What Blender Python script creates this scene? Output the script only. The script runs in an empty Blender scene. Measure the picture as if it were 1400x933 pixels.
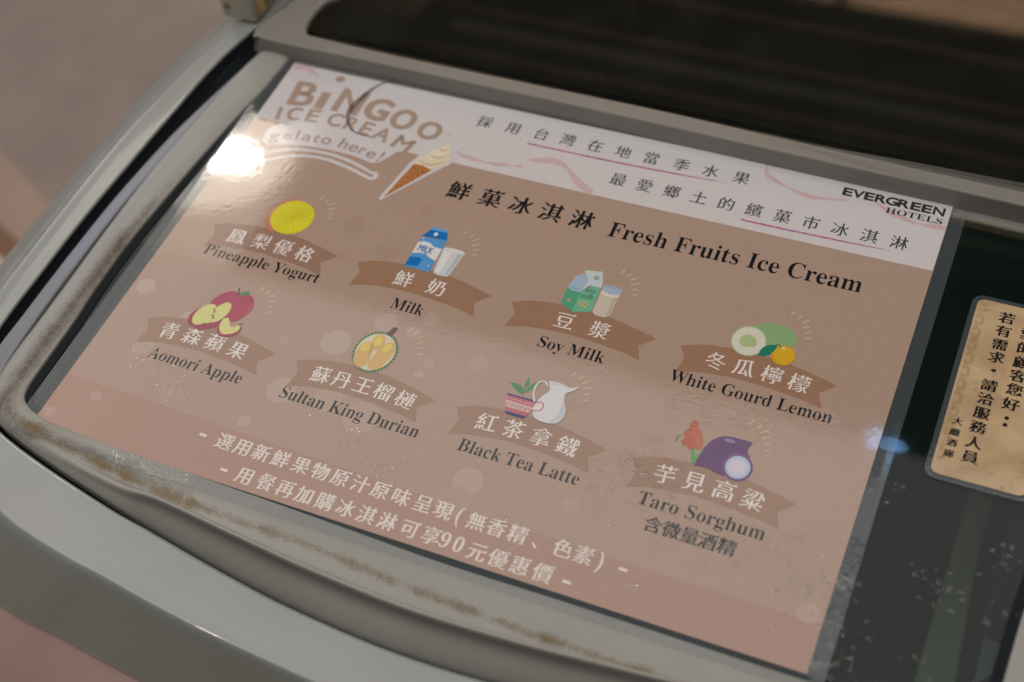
import bpy, math, random
from mathutils import Vector, Matrix, noise

# ------------------------------------------------------------------ camera, world, lights, exposure
SC = bpy.context.scene
COL = SC.collection
cam_d = bpy.data.cameras.new("camera")
cam = bpy.data.objects.new("camera", cam_d)
COL.objects.link(cam)
SC.camera = cam
cam_d.sensor_width = 36.0
cam_d.lens = 50.14
cam_d.clip_start, cam_d.clip_end = 0.02, 60
cam.matrix_world = Matrix([[0.917201, -0.246815, 0.312769, 0.25113], [0.385725, 0.746693, -0.54191, -0.43029], [-0.099791, 0.617683, 0.78007, 0.59451], [0, 0, 0, 1]])
cam_d.dof.use_dof = True
cam_d.dof.focus_distance = 0.752
cam_d.dof.aperture_fstop = 5.0

W = bpy.data.worlds.new("World")
SC.world = W
W.use_nodes = True
W.node_tree.nodes["Background"].inputs[0].default_value = (1.0, 0.90, 0.80, 1)
W.node_tree.nodes["Background"].inputs[1].default_value = 0.11

SC.view_settings.view_transform = 'Standard'
SC.view_settings.look = 'None'
SC.view_settings.exposure = -0.46
SC.view_settings.gamma = 1.0
SC.view_settings.use_curve_mapping = False
SC.cycles.max_bounces = 8
SC.cycles.transparent_max_bounces = 16
SC.cycles.caustics_reflective = False
SC.cycles.caustics_refractive = False
SC.cycles.sample_clamp_indirect = 6.0


def lamp(name, x0, x1, y0, y1, z, radiance, col, shape='RECTANGLE', aim=None):
    """a ceiling light panel lying at height z, facing down; radiance in scene units"""
    d = bpy.data.lights.new(name, 'AREA')
    d.shape = shape
    sx, sy = x1 - x0, y1 - y0
    d.size, d.size_y = sx, sy
    area = sx * sy * (math.pi / 4 if shape == 'ELLIPSE' else 1)
    d.energy = radiance * area * math.pi
    d.color = col
    o = bpy.data.objects.new(name, d)
    COL.objects.link(o)
    o.location = ((x0 + x1) / 2, (y0 + y1) / 2, z)
    if aim:
        o.rotation_euler = (Vector(aim) - o.location).to_track_quat('-Z', 'Y').to_euler()
    return o


lamp("ceiling_panel", -1.205, 1.5, -0.9, 1.012, 1.50, 1.42, (1.0, 0.975, 0.95))
lamp("ceiling_panel_left", -2.1, -1.21, -0.9, 1.012, 1.50, 1.6, (1.0, 0.955, 0.90))
lamp("ceiling_panel_side", -2.1, -1.21, 1.016, 1.46, 1.50, 2.5, (1.0, 0.90, 0.79))
lamp("spotlight", -1.425, -1.285, 1.25, 1.33, 1.48, 60.0, (1.0, 0.93, 0.82), 'ELLIPSE')
lamp("spotlight_glow", -1.56, -1.22, 1.13, 1.44, 1.49, 6.0, (1.0, 0.90, 0.76), 'ELLIPSE')  # unseen glow panel added to soften the edge of the spotlight's reflection
lamp("strip_light", 0.085, 0.148, 1.006, 1.011, 1.48, 75.0, (0.25, 0.55, 1.0))
for x, y, rad in ((0.78, 0.15, 150.0), (-0.85, -0.25, 400.0)):
    lamp("glint_lamp", x - .035, x + .035, y - .035, y + .035, 1.49, rad, (1.0, 0.95, 0.87), 'ELLIPSE')  # unseen lamps added for fill and for glints on the droplets
lamp("glass_streak_lamp", -1.1, 1.2, 1.865, 1.885, 1.55, 0.55, (1.0, 0.85, 0.65))  # two unseen strips added to draw faint streaks in the rear glass
lamp("glass_streak_lamp", -1.0, 1.2, 1.565, 1.580, 1.55, 0.35, (1.0, 0.85, 0.65))
lamp("wall_fill_lamp", -1.6, 1.6, 2.50, 2.58, 2.35, 110.0, (1.0, 0.80, 0.60), aim=(0, 3.3, 1.4))  # unseen lamp added to brighten the wall mirrored in the rear glass

for nm, y0, y1, zc, hw, rad, colr in (("crease_lamp", 0.1, 2.6, 0.62, 0.09, 7.0, (1.0, 0.97, 0.92)), ("blue_crease_lamp", 1.00, 1.38, 0.62, 0.05, 34.0, (0.25, 0.38, 1.0))):  # unseen lamps added for the white and blue highlights on the rim's crease
    wl = lamp(nm, -0.5 * (y1 - y0), 0.5 * (y1 - y0), -hw, hw, 0, rad, colr)
    wl.location = (-2.4 + (0.01 if "blue" in nm else 0), (y0 + y1) / 2, zc)
    wl.rotation_euler = (math.radians(90), 0, math.radians(-90))

# ------------------------------------------------------------------ materials


def mat(name):
    m = bpy.data.materials.new(name)
    m.use_nodes = True
    nt = m.node_tree
    return m, nt, nt.nodes["Principled BSDF"], nt.nodes["Material Output"]


def N(nt, t, **kw):
    n = nt.nodes.new(t)
    for k, v in kw.items():
        setattr(n, k, v)
    return n


def bump_of(nt, coord, parts, dist=0.001):
    """parts: (scale, strength, mask or None); returns a normal socket chained through Bump nodes"""
    last = None
    for sc_, st, mask, kind in parts:
        if kind == 'noise':
            t = N(nt, 'ShaderNodeTexNoise')
            t.inputs['Scale'].default_value = sc_
            t.inputs['Detail'].default_value = 2
            h = t.outputs['Fac']
        else:
            t = N(nt, 'ShaderNodeTexVoronoi')
            t.inputs['Scale'].default_value = sc_
            t.inputs['Randomness'].default_value = 1.0
            h = t.outputs['Distance']
            mr = N(nt, 'ShaderNodeMapRange', interpolation_type='SMOOTHSTEP')
            mr.inputs[1].default_value = 0.15
            mr.inputs[2].default_value = 0.55
            mr.inputs[3].default_value = 1.0
            mr.inputs[4].default_value = 0.0
            nt.links.new(h, mr.inputs[0])
            h = mr.outputs[0]
        nt.links.new(coord, t.inputs['Vector'])
        if mask is not None:
            mu = N(nt, 'ShaderNodeMath', operation='MULTIPLY')
            nt.links.new(h, mu.inputs[0])
            nt.links.new(mask, mu.inputs[1])
            h = mu.outputs[0]
        b = N(nt, 'ShaderNodeBump')
        b.inputs['Strength'].default_value = 1.0
        b.inputs['Distance'].default_value = st
        nt.links.new(h, b.inputs['Height'])
        if last is not None:
            nt.links.new(last, b.inputs['Normal'])
        last = b.outputs['Normal']
    return last


def wpos(nt):
    return N(nt, 'ShaderNodeNewGeometry').outputs['Position']


def blob_mask(nt, pos, spots):
    """soft union of round patches given in paper millimetres (u, v, radius, weight)"""
    tot = None
    for u, v, r, w in spots:
        c = N(nt, 'ShaderNodeVectorMath', operation='DISTANCE')
        nt.links.new(pos, c.inputs[0])
        c.inputs[1].default_value = ((u - 210) / 1000, (148.5 - v) / 1000, 0)
        mr = N(nt, 'ShaderNodeMapRange', interpolation_type='SMOOTHSTEP')
        mr.inputs[1].default_value = r / 1000 * 0.35
        mr.inputs[2].default_value = r / 1000
        mr.inputs[3].default_value = w
        mr.inputs[4].default_value = 0
        nt.links.new(c.outputs['Value'], mr.inputs[0])
        if tot is None:
            tot = mr.outputs[0]
        else:
            mx = N(nt, 'ShaderNodeMath', operation='MAXIMUM')
            nt.links.new(tot, mx.inputs[0])
            nt.links.new(mr.outputs[0], mx.inputs[1])
            tot = mx.outputs[0]
    return tot


WET = [(38, 246, 22, .75), (58, 252, 20, .9), (70, 257, 14, .6), (85, 297, 24, .45), (60, 290, 20, .35),
       (150, 250, 26, .5), (178, 254, 26, .9), (195, 260, 18, .9), (130, 247, 22, .3),
       (300, 222, 16, .8), (314, 216, 20, 1.), (322, 228, 24, 1.), (345, 240, 26, .6), (372, 246, 30, .7),
       (395, 252, 30, .9), (412, 262, 26, .9), (300, 245, 20, .5), (330, 262, 25, .5), (415, 235, 20, .7),
       (390, 165, 12, .5), (330, 178, 22, .35), (355, 176, 20, .3), (260, 200, 25, .2)]


def gloss_bump(nt, fine=0.9):
    pos = wpos(nt)
    mask = blob_mask(nt, pos, WET)
    # patchy break-up of the condensation
    n = N(nt, 'ShaderNodeTexNoise')
    n.inputs['Scale'].default_value = 90
    n.inputs['Detail'].default_value = 3
    nt.links.new(pos, n.inputs['Vector'])
    mr = N(nt, 'ShaderNodeMapRange')
    mr.inputs[1].default_value = 0.38
    mr.inputs[2].default_value = 0.62
    nt.links.new(n.outputs['Fac'], mr.inputs[0])
    mu = N(nt, 'ShaderNodeMath', operation='MULTIPLY')
    nt.links.new(mask, mu.inputs[0])
    nt.links.new(mr.outputs[0], mu.inputs[1])
    return bump_of(nt, pos, [(24, 0.00005, None, 'noise'), (300, 0.000020 * fine, None, 'noise'), (700, 0.000006 * fine, None, 'noise'),
                             (430, 0.00018 * fine, mu.outputs[0], 'voro'),
                             (900, 0.00006 * fine, mu.outputs[0], 'voro')])


def print_material(name, translucent=False):
    m, nt, p, out = mat(name)
    a = N(nt, 'ShaderNodeAttribute', attribute_name="ink")
    # faint paper and ink mottling
    n = N(nt, 'ShaderNodeTexNoise')
    n.inputs['Scale'].default_value = 2200
    n.inputs['Detail'].default_value = 2
    nt.links.new(wpos(nt), n.inputs['Vector'])
    n2 = N(nt, 'ShaderNodeTexNoise')
    n2.inputs['Scale'].default_value = 60
    n2.inputs['Detail'].default_value = 4
    nt.links.new(wpos(nt), n2.inputs['Vector'])
    ad = N(nt, 'ShaderNodeMath', operation='ADD')
    nt.links.new(n.outputs['Fac'], ad.inputs[0])
    ad.inputs[1].default_value = 0.5
    nt.nodes.remove(n2)
    mr = N(nt, 'ShaderNodeMapRange')
    mr.inputs[1].default_value = 0.6
    mr.inputs[2].default_value = 1.4
    mr.inputs[3].default_value = 0.87
    mr.inputs[4].default_value = 1.13
    nt.links.new(ad.outputs[0], mr.inputs[0])
    mu = N(nt, 'ShaderNodeVectorMath', operation='SCALE')
    nt.links.new(a.outputs['Color'], mu.inputs[0])
    nt.links.new(mr.outputs[0], mu.inputs['Scale'])
    nt.links.new(mu.outputs[0], p.inputs['Base Color'])
    p.inputs['Roughness'].default_value = 0.7
    p.inputs['Specular IOR Level'].default_value = 0.0
    p.inputs['Coat Weight'].default_value = 0.0 if translucent else 1.0
    p.inputs['Coat Roughness'].default_value = 0.045
    p.inputs['Coat IOR'].default_value = 1.62
    if not translucent:
        nt.links.new(gloss_bump(nt), p.inputs['Coat Normal'])
    else:
        mx = N(nt, 'ShaderNodeMixShader')
        tr = N(nt, 'ShaderNodeBsdfTransparent')
        nt.links.new(a.outputs['Alpha'], mx.inputs[0])
        nt.links.new(tr.outputs[0], mx.inputs[1])
        nt.links.new(p.outputs[0], mx.inputs[2])
        nt.links.new(mx.outputs[0], out.inputs['Surface'])
    return m


M_PRINT = print_material("laminated_print")


def front_fresnel(nt, ior, nrm=None):
    """reflect at the outer face only; a face seen from inside lets the light pass"""
    fr = N(nt, 'ShaderNodeFresnel')
    fr.inputs[0].default_value = ior
    if nrm is not None:
        nt.links.new(nrm, fr.inputs['Normal'])
    ge = N(nt, 'ShaderNodeNewGeometry')
    sb = N(nt, 'ShaderNodeMath', operation='SUBTRACT')
    sb.inputs[0].default_value = 1.0
    nt.links.new(ge.outputs['Backfacing'], sb.inputs[1])
    mu = N(nt, 'ShaderNodeMath', operation='MULTIPLY')
    nt.links.new(fr.outputs[0], mu.inputs[0])
    nt.links.new(sb.outputs[0], mu.inputs[1])
    return mu


def clear_film(name, haze, haze_col, rough=0.06):
    m, nt, p, out = mat(name)
    nt.nodes.remove(p)
    tr = N(nt, 'ShaderNodeBsdfTransparent')
    tr.inputs[0].default_value = (0.97, 0.975, 0.98, 1)
    df = N(nt, 'ShaderNodeBsdfDiffuse')
    df.inputs[0].default_value = haze_col
    gl = N(nt, 'ShaderNodeBsdfGlossy')
    gl.inputs['Roughness'].default_value = rough
    nrm = gloss_bump(nt, 1.6)
    nt.links.new(nrm, gl.inputs['Normal'])
    fr = front_fresnel(nt, 1.58, nrm)
    m1 = N(nt, 'ShaderNodeMixShader')
    m1.inputs[0].default_value = haze
    nt.links.new(tr.outputs[0], m1.inputs[1])
    nt.links.new(df.outputs[0], m1.inputs[2])
    m2 = N(nt, 'ShaderNodeMixShader')
    nt.links.new(fr.outputs[0], m2.inputs[0])
    nt.links.new(m1.outputs[0], m2.inputs[1])
    nt.links.new(gl.outputs[0], m2.inputs[2])
    nt.links.new(m2.outputs[0], out.inputs['Surface'])
    return m


M_FILM = clear_film("laminate_film", 0.045, (0.62, 0.70, 0.76, 1))
M_TAPE = clear_film("clear_tape_film", 0.07, (0.6, 0.6, 0.56, 1), 0.15)


def glass_material(name, tint, dust, dust_col=(0.38, 0.58, 0.50, 1)):
    m, nt, p, out = mat(name)
    nt.nodes.remove(p)
    tr = N(nt, 'ShaderNodeBsdfTransparent')
    tr.inputs[0].default_value = tint
    gl = N(nt, 'ShaderNodeBsdfGlossy')
    gl.inputs['Roughness'].default_value = 0.03
    fr = front_fresnel(nt, 1.45)
    df = N(nt, 'ShaderNodeBsdfDiffuse')
    df.inputs[0].default_value = dust_col
    # thin uneven film of dust and dried smears
    pos = wpos(nt)
    n = N(nt, 'ShaderNodeTexNoise')
    n.inputs['Scale'].default_value = 22
    n.inputs['Detail'].default_value = 6
    n.inputs['Distortion'].default_value = 1.2
    nt.links.new(pos, n.inputs['Vector'])
    mr = N(nt, 'ShaderNodeMapRange')
    mr.inputs[1].default_value = 0.42
    mr.inputs[2].default_value = 0.75
    mr.inputs[3].default_value = dust * .6
    mr.inputs[4].default_value = dust
    nt.links.new(n.outputs['Fac'], mr.inputs[0])
    m1 = N(nt, 'ShaderNodeMixShader')
    nt.links.new(mr.outputs[0], m1.inputs[0])
    nt.links.new(tr.outputs[0], m1.inputs[1])
    nt.links.new(df.outputs[0], m1.inputs[2])
    m2 = N(nt, 'ShaderNodeMixShader')
    nt.links.new(fr.outputs[0], m2.inputs[0])
    nt.links.new(m1.outputs[0], m2.inputs[1])
    nt.links.new(gl.outputs[0], m2.inputs[2])
    nt.links.new(m2.outputs[0], out.inputs['Surface'])
    return m


M_GLASS = glass_material("freezer_glass", (0.70, 0.77, 0.74, 1), 0.010)
M_GLASS2 = glass_material("rear_freezer_glass", (0.50, 0.49, 0.46, 1), 0.024, (0.54, 0.52, 0.44, 1))


def plastic(name, col, rough=0.38, grain=1.0, dirt=None, spec=0.5, coat=0.0):
    m, nt, p, out = mat(name)
    pos = wpos(nt)
    n = N(nt, 'ShaderNodeTexNoise')
    n.inputs['Scale'].default_value = 8
    n.inputs['Detail'].default_value = 8
    n.inputs['Roughness'].default_value = 0.65
    nt.links.new(pos, n.inputs['Vector'])
    mr = N(nt, 'ShaderNodeMapRange')
    mr.inputs[1].default_value = 0.3
    mr.inputs[2].default_value = 0.7
    mr.inputs[3].default_value = 0.90
    mr.inputs[4].default_value = 1.08
    nt.links.new(n.outputs['Fac'], mr.inputs[0])
    sc_ = N(nt, 'ShaderNodeVectorMath', operation='SCALE')
    sc_.inputs[0].default_value = col
    nt.links.new(mr.outputs[0], sc_.inputs['Scale'])
    colour = sc_.outputs[0]
    if dirt:
        a = N(nt, 'ShaderNodeAttribute', attribute_name="dirt")
        # ragged edge of the mould: attribute plus fractal noise, thresholded
        n1 = N(nt, 'ShaderNodeTexNoise')
        n1.inputs['Scale'].default_value = 130
        n1.inputs['Detail'].default_value = 8
        n1.inputs['Roughness'].default_value = 0.75
        nt.links.new(pos, n1.inputs['Vector'])
        n2 = N(nt, 'ShaderNodeTexNoise')
        n2.inputs['Scale'].default_value = 1000
        n2.inputs['Detail'].default_value = 4
        n2.inputs['Roughness'].default_value = 0.7
        nt.links.new(pos, n2.inputs['Vector'])
        for k, (chan, dcol, lo, hi) in enumerate(dirt):
            sep = N(nt, 'ShaderNodeSeparateColor')
            nt.links.new(a.outputs['Color'], sep.inputs[0])
            s1 = N(nt, 'ShaderNodeMath', operation='ADD')
            nt.links.new(sep.outputs[chan], s1.inputs[0])
            nt.links.new(n1.outputs['Fac'], s1.inputs[1])
            s2 = N(nt, 'ShaderNodeMath', operation='MULTIPLY_ADD')
            nt.links.new(n2.outputs['Fac'], s2.inputs[0])
            s2.inputs[1].default_value = 1.1
            nt.links.new(s1.outputs[0], s2.inputs[2])
            r = N(nt, 'ShaderNodeMapRange')
            r.inputs[1].default_value = lo
            r.inputs[2].default_value = hi
            nt.links.new(s2.outputs[0], r.inputs[0])
            # never outside the painted stain
            g = N(nt, 'ShaderNodeMath', operation='MULTIPLY')
            g2 = N(nt, 'ShaderNodeMapRange')
            g2.inputs[1].default_value = 0.0
            g2.inputs[2].default_value = 0.3
            nt.links.new(sep.outputs[chan], g2.inputs[0])
            nt.links.new(r.outputs[0], g.inputs[0])
            nt.links.new(g2.outputs[0], g.inputs[1])
            mx = N(nt, 'ShaderNodeMix', data_type='RGBA')
            nt.links.new(g.outputs[0], mx.inputs['Factor'])
            nt.links.new(colour, mx.inputs['A'])
            mx.inputs['B'].default_value = dcol
            colour = mx.outputs['Result']
    nt.links.new(colour, p.inputs['Base Color'])
    p.inputs['Roughness'].default_value = rough
    p.inputs['Specular IOR Level'].default_value = spec
    p.inputs['Coat Weight'].default_value = coat
    p.inputs['Coat Roughness'].default_value = 0.05
    nt.links.new(bump_of(nt, pos, [(60, 0.00008 * grain, None, 'noise'), (1500, 0.00003 * grain, None, 'noise')]), p.inputs['Normal'])
    return m


DIRT = [(0, (0.085, 0.06, 0.038, 1), 1.30, 2.05), (1, (0.145, 0.09, 0.025, 1), 1.30, 1.78)]
M_FRAME = plastic("lid_frame_plastic", (0.325, 0.318, 0.288), 0.42, 1.0, DIRT)
M_RIM = plastic("cabinet_rim_plastic", (0.30, 0.312, 0.295), 0.34, 0.6, coat=0.9)
M_RAIL = plastic("grey_rail_plastic", (0.22, 0.23, 0.24), 0.30, 0.6)
M_BLACK = plastic("black_gasket_rubber", (0.012, 0.015, 0.018), 0.8, 1.0, spec=0.15)
M_REAR = plastic("rear_frame_plastic", (0.23, 0.22, 0.198), 0.45, 1.0, DIRT)
M_LINER = plastic("freezer_liner", (0.035, 0.085, 0.068), 0.6, 1.0)
M_BAR = plastic("divider_plastic", (0.28, 0.29, 0.235), 0.5, 1.0)
M_BAR2 = plastic("tray_plastic", (0.20, 0.225, 0.22), 0.5, 1.0)
M_RIBS = plastic("dim_basket_plastic", (0.10, 0.09, 0.075), 0.6, 1.0)
M_PINK = plastic("pink_printed_panel", (0.60, 0.40, 0.38), 0.5, 1.0)
M_PALE = plastic("pale_sticker", (0.55, 0.47, 0.44), 0.5, 1.0)
M_POST = plastic("painted_post", (0.46, 0.43, 0.37), 0.45, 1.0)
M_MUST = plastic("mustard_panel", (0.30, 0.20, 0.06), 0.4, 1.0)
M_GOLD = plastic("brass_strip", (0.62, 0.42, 0.22), 0.35, 1.0)
M_CARPET = plastic("floor_carpet", (0.33, 0.285, 0.26), 0.9, 4.0, spec=0.1)
M_TAN = plastic("floor_border_stone", (0.42, 0.31, 0.23), 0.5, 1.0)
M_UMBER = plastic("floor_brown_strip", (0.23, 0.12, 0.05), 0.5, 1.0)
M_CREAM = plastic("floor_cream_stone", (0.75, 0.62, 0.45), 0.5, 1.0)
M_WALL = plastic("tan_wall_paint", (0.62, 0.45, 0.33), 0.8, 1.0)
M_DARKC = plastic("dark_ceiling_paint", (0.02, 0.02, 0.02), 0.9, 1.0)

# ------------------------------------------------------------------ mesh helpers


def pm(u, v, z=0.0):
    """paper millimetres (from the poster's top left corner) to metres"""
    return ((u - 210) / 1000, (148.5 - v) / 1000, z)


def link(name, me, m=None, parent=None, smooth=False):
    o = bpy.data.objects.new(name, me)
    COL.objects.link(o)
    if m is not None and not me.materials:
        me.materials.append(m)
    if parent is not None:
        o.parent = parent
    if smooth:
        for p in me.polygons:
            p.use_smooth = True
    return o


def mesh_obj(name, verts, faces, m, parent=None, smooth=False):
    me = bpy.data.meshes.new(name)
    me.from_pydata([tuple(v) for v in verts], [], faces)
    me.update()
    return link(name, me, m, parent, smooth)


def thing(name, label, cat, group=None, loc=(0, 0, 0)):
    o = bpy.data.objects.new(name, None)
    COL.objects.link(o)
    o.empty_display_size = 0.02
    o.location = loc
    tag(o, label, cat, group)
    return o


def tag(o, label, cat, group=None):
    o["label"] = label
    o["category"] = cat
    if group:
        o["group"] = group
    return o


def catmull(p0, p1, p2, p3, t):
    return tuple(0.5 * ((2 * b) + (-a + c) * t + (2 * a - 5 * b + 4 * c - d) * t * t + (-a + 3 * b - 3 * c + d) * t ** 3)
                 for a, b, c, d in zip(p0, p1, p2, p3))


def spline(pts, k):
    out = []
    n = len(pts)
    for i in range(n - 1):
        p0 = pts[i - 1] if i > 0 else tuple(2 * a - b for a, b in zip(pts[0], pts[1]))
        p3 = pts[i + 2] if i + 2 < n else tuple(2 * a - b for a, b in zip(pts[-1], pts[-2]))
        for j in range(k):
            out.append(catmull(p0, pts[i], pts[i + 1], p3, j / k))
    out.append(tuple(pts[-1]))
    return out


def loft(name, curves, m, parent=None, k=6, kc=3, smooth=True, dirt=None):
    """curves: equal-length polylines of 3-D points; a smooth skin along and across them"""
    cs = [spline(c, k) for c in curves]
    rows = [spline([c[i] for c in cs], kc) if kc > 1 else [c[i] for c in cs] for i in range(len(cs[0]))]
    nr, nc = len(rows), len(rows[0])
    V = [p for r in rows for p in r]
    F = []
    for i in range(nr - 1):
        for j in range(nc - 1):
            a = i * nc + j
            F.append((a, a + 1, a + nc + 1, a + nc))
    # make the skin face upwards
    up = 0
    for f in F:
        a, b, c = (Vector(V[f[0]]), Vector(V[f[1]]), Vector(V[f[2]]))
        up += (b - a).cross(c - a).z
    if up < 0:
        F = [f[::-1] for f in F]
    me = bpy.data.meshes.new(name)
    me.from_pydata(V, [], F)
    if dirt:
        at = me.color_attributes.new("dirt", 'FLOAT_COLOR', 'POINT')
        for i, v in enumerate(V):
            at.data[i].color = dirt(v[0] * 1000 + 210, 148.5 - v[1] * 1000)
    me.update()
    return link(name, me, m, parent, smooth)


def box(name, x0, x1, y0, y1, z0, z1, m, parent=None, bevel=0.0):
    V = [(x, y, z) for z in (z0, z1) for y in (y0, y1) for x in (x0, x1)]
    F = [(0, 2, 3, 1), (4, 5, 7, 6), (0, 1, 5, 4), (2, 6, 7, 3), (0, 4, 6, 2), (1, 3, 7, 5)]
    o = mesh_obj(name, V, F, m, parent)
    if bevel:
        b = o.modifiers.new("bevel", 'BEVEL')
        b.width = bevel
        b.segments = 3
    return o


def prism(name, outline, z0, z1, m, parent=None, bevel=0.0):
    n = len(outline)
    V = [(x, y, z0) for x, y in outline] + [(x, y, z1) for x, y in outline]
    ar = sum(outline[i][0] * outline[(i + 1) % n][1] - outline[(i + 1) % n][0] * outline[i][1] for i in range(n))
    idx = list(range(n)) if ar > 0 else list(range(n))[::-1]
    F = [tuple(i + n for i in idx), tuple(idx[::-1])]
    for q in range(n):
        a, b = idx[q], idx[(q + 1) % n]
        F.append((a, b, b + n, a + n))
    o = mesh_obj(name, V, F, m, parent)
    if bevel:
        b = o.modifiers.new("bevel", 'BEVEL')
        b.width = bevel
        b.segments = 2
        b.limit_method = 'ANGLE'
    return o


TILT = 0.0115      # the lid sits a little askew to the poster
XM = 242.5


def mirror(p):
    """mirror a (u, v, z) point about the freezer's centre line"""
    u, v, z = p
    xm = XM - TILT * (v - 150)
    return (2 * xm - u, v + TILT * 2 * (xm - u), z)


def full(c):
    """left half of a curve (back .. corner .. front centre) to the whole U, in metres"""
    c = list(c)
    return [pm(*p) for p in c] + [pm(*mirror(p)) for p in c[-2::-1]]


# ------------------------------------------------------------------ the place around
def structure(o):
    o["kind"] = "structure"
    return o


structure(box("floor", -6, 6, -4, 6, -1.0, -0.90, M_CARPET))
structure(box("floor_border", -3.2, -0.2, 0.60, 0.70, -0.90, -0.896, M_TAN)).rotation_euler = (0, 0, 0)
fb = bpy.data.objects["floor_border"]
fb.data = bpy.data.meshes.new("floor_border")


def strip(name, pts, z0, z1, m):
    o = prism(name, pts, z0, z1, m)
    return structure(o)


bpy.data.objects.remove(fb)
strip("floor_border", [(-4, 1.95), (-4, -3.5), (-0.3, -3.5), (-0.3, 0.14), (-0.90, 0.50), (-1.10, 0.615), (-1.27, 0.705)], -0.8995, -0.8955, M_TAN)
strip("brown_floor_strip", [(-4, 1.78), (-4, -3.4), (-0.31, -3.4), (-0.31, 0.02), (-1.12, 0.545), (-1.30, 0.62)], -0.8950, -0.8915, M_UMBER)
strip("cream_floor", [(-4, 1.68), (-4, -3.3), (-0.32, -3.3), (-0.32, -0.03), (-1.12, 0.505), (-1.30, 0.575)], -0.8910, -0.8875, M_CREAM)
structure(box("back_wall", -6, 6, 3.0, 3.1, -0.9, 2.6, M_WALL))
structure(box("ceiling_soffit", -1.20, 3.0, 1.03, 2.20, 1.56, 1.62, M_DARKC))
structure(box("room_pillar", -0.307, -0.281, 2.31, 2.34, -0.9, 2.6, M_DARKC))

# ------------------------------------------------------------------ the freezer
FZ = thing("ice_cream_freezer", "pale grey ice cream display freezer with sliding glass lids and a bowed front rim", "freezer",
           loc=(0.03, 0.05, -0.9))
FZ_parts = []


def part(o, name=None):
    o.parent = FZ
    o.matrix_parent_inverse = Matrix.Translation(FZ.location).inverted()
    return o


def L(pts, z):
    return [(u, v, z) for u, v in pts]


# cabinet rim: inner edge, crease, outer edge; stations run back-left .. corner .. front centre
rim_inner = [(6.21, -408.23, -0.005), (-15.98, -156.13, -0.005), (-48.25, -27.05, -0.005), (-55.81, 15.3, -0.005), (-58.33, 55.64, -0.005), (-60.85, 106.06, -0.005), (-62.87, 156.48, -0.005), (-62.67, 205.89, -0.005), (-62.37, 237.15, -0.005), (-59.34, 263.37, -0.005), (-50.27, 282.53, -0.005), (-36.15, 295.64, -0.005), (-18.0, 305.22, -0.005), (16.29, 314.8, -0.005), (65.7, 325.89, -0.005), (92.93, 330.53, -0.005), (139.32, 338.5, -0.005), (183.69, 344.55, -0.005), (240.66, 348.08, -0.005)]
rim_edge = [(-14.75, -409.88, -0.006), (-34.96, -157.36, -0.006), (-64.25, -28.06, -0.006), (-73.34, 15.37, -0.006), (-77.89, 52.74, -0.006), (-81.42, 90.12, -0.006), (-81.93, 149.71, -0.006), (-81.42, 196.18, -0.006), (-80.41, 220.42, -0.006), (-75.36, 258.8, -0.006), (-63.24, 289.11, -0.006), (-47.08, 312.34, -0.006), (-19.81, 332.54, -0.006), (13.53, 350.72, -0.006), (53.93, 359.81, -0.006), (81.2, 363.35, -0.006), (116.56, 368.4, -0.006), (164.03, 373.45, -0.006), (240.29, 377.99, -0.006)]
rim_low = [(-36.19, -432.93, -0.02), (-56.86, -174.52, -0.02), (-87.87, -48.41, -0.02), (-96.14, -10.17, -0.02), (-101.51, 38.41, -0.02), (-104.41, 89.06, -0.02), (-104.92, 131.44, -0.02), (-105.44, 166.58, -0.02), (-105.44, 199.66, -0.02), (-105.68, 249.4, -0.02364), (-100.98, 286.95, -0.03232), (-88.84, 320.71, -0.04268), (-52.87, 349.79, -0.05136), (-18.63, 371.44, -0.055), (22.89, 380.73, -0.055), (50.2, 382.91, -0.055), (88.44, 387.28, -0.055), (139.79, 392.2, -0.055), (222.27, 396.57, -0.055)]
n_st = len(rim_inner)


def lerp3(a, b, t):
    return tuple(x + (y - x) * t for x, y in zip(a, b))


def drop(c, dz):
    return [(p[0], p[1], p[2] + dz) for p in c]


inner_in = [lerp3(a, b, 0.035) for a, b in zip(rim_inner, rim_edge)]
rims = [drop(inner_in, -0.0014), drop(inner_in, -0.0008), drop([lerp3(a, b, 0.055) for a, b in zip(rim_inner, rim_edge)], -0.0001),
        drop([lerp3(a, b, 0.10) for a, b in zip(rim_inner, rim_edge)], 0.0002),
        drop([lerp3(a, b, 0.5) for a, b in zip(rim_inner, rim_edge)], 0.0003),
        [lerp3(a, b, 0.86) for a, b in zip(rim_inner, rim_edge)],
        drop([lerp3(a, b, 0.955) for a, b in zip(rim_inner, rim_edge)], -0.0001),
        drop([lerp3(b, c, 0.09) for b, c in zip(rim_edge, rim_low)], -0.0008),
        [lerp3(b, c, 0.35) for b, c in zip(rim_edge, rim_low)],
        [lerp3(b, c, 0.75) for b, c in zip(rim_edge, rim_low)],
        [lerp3(b, c, 0.97) for b, c in zip(rim_edge, rim_low)],
        drop(rim_low, -0.004)]
part(loft("cabinet_rim", [full(c) for c in rims], M_RIM, k=6, kc=3))

# pink front panel below the rim
low_in = [lerp3(c, b, 0.03) for b, c in zip(rim_edge, rim_low)]


def flare(c, k_, z):
    """the belly of the front panel: pushed outwards from the cabinet's middle"""
    out = []
    for p in c:
        dx, dy = p[0] - XM, p[1] - 60
        ln = math.hypot(dx, dy)
        out.append((p[0] + dx / ln * k_, p[1] + dy / ln * k_, z))
    return out


pp = [full(drop(low_in, -0.003)), full(flare(low_in, 45, -0.12)), full(flare(low_in, 85, -0.22)), full(flare(low_in, 110, -0.36)), full(flare(low_in, 110, -0.60)), full(flare(low_in, 80, -0.885))]
PANEL = part(loft("front_panel", pp, M_PINK, k=6, kc=3))
# pale sticker shapes on the pink panel, standing 1 mm proud


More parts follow.
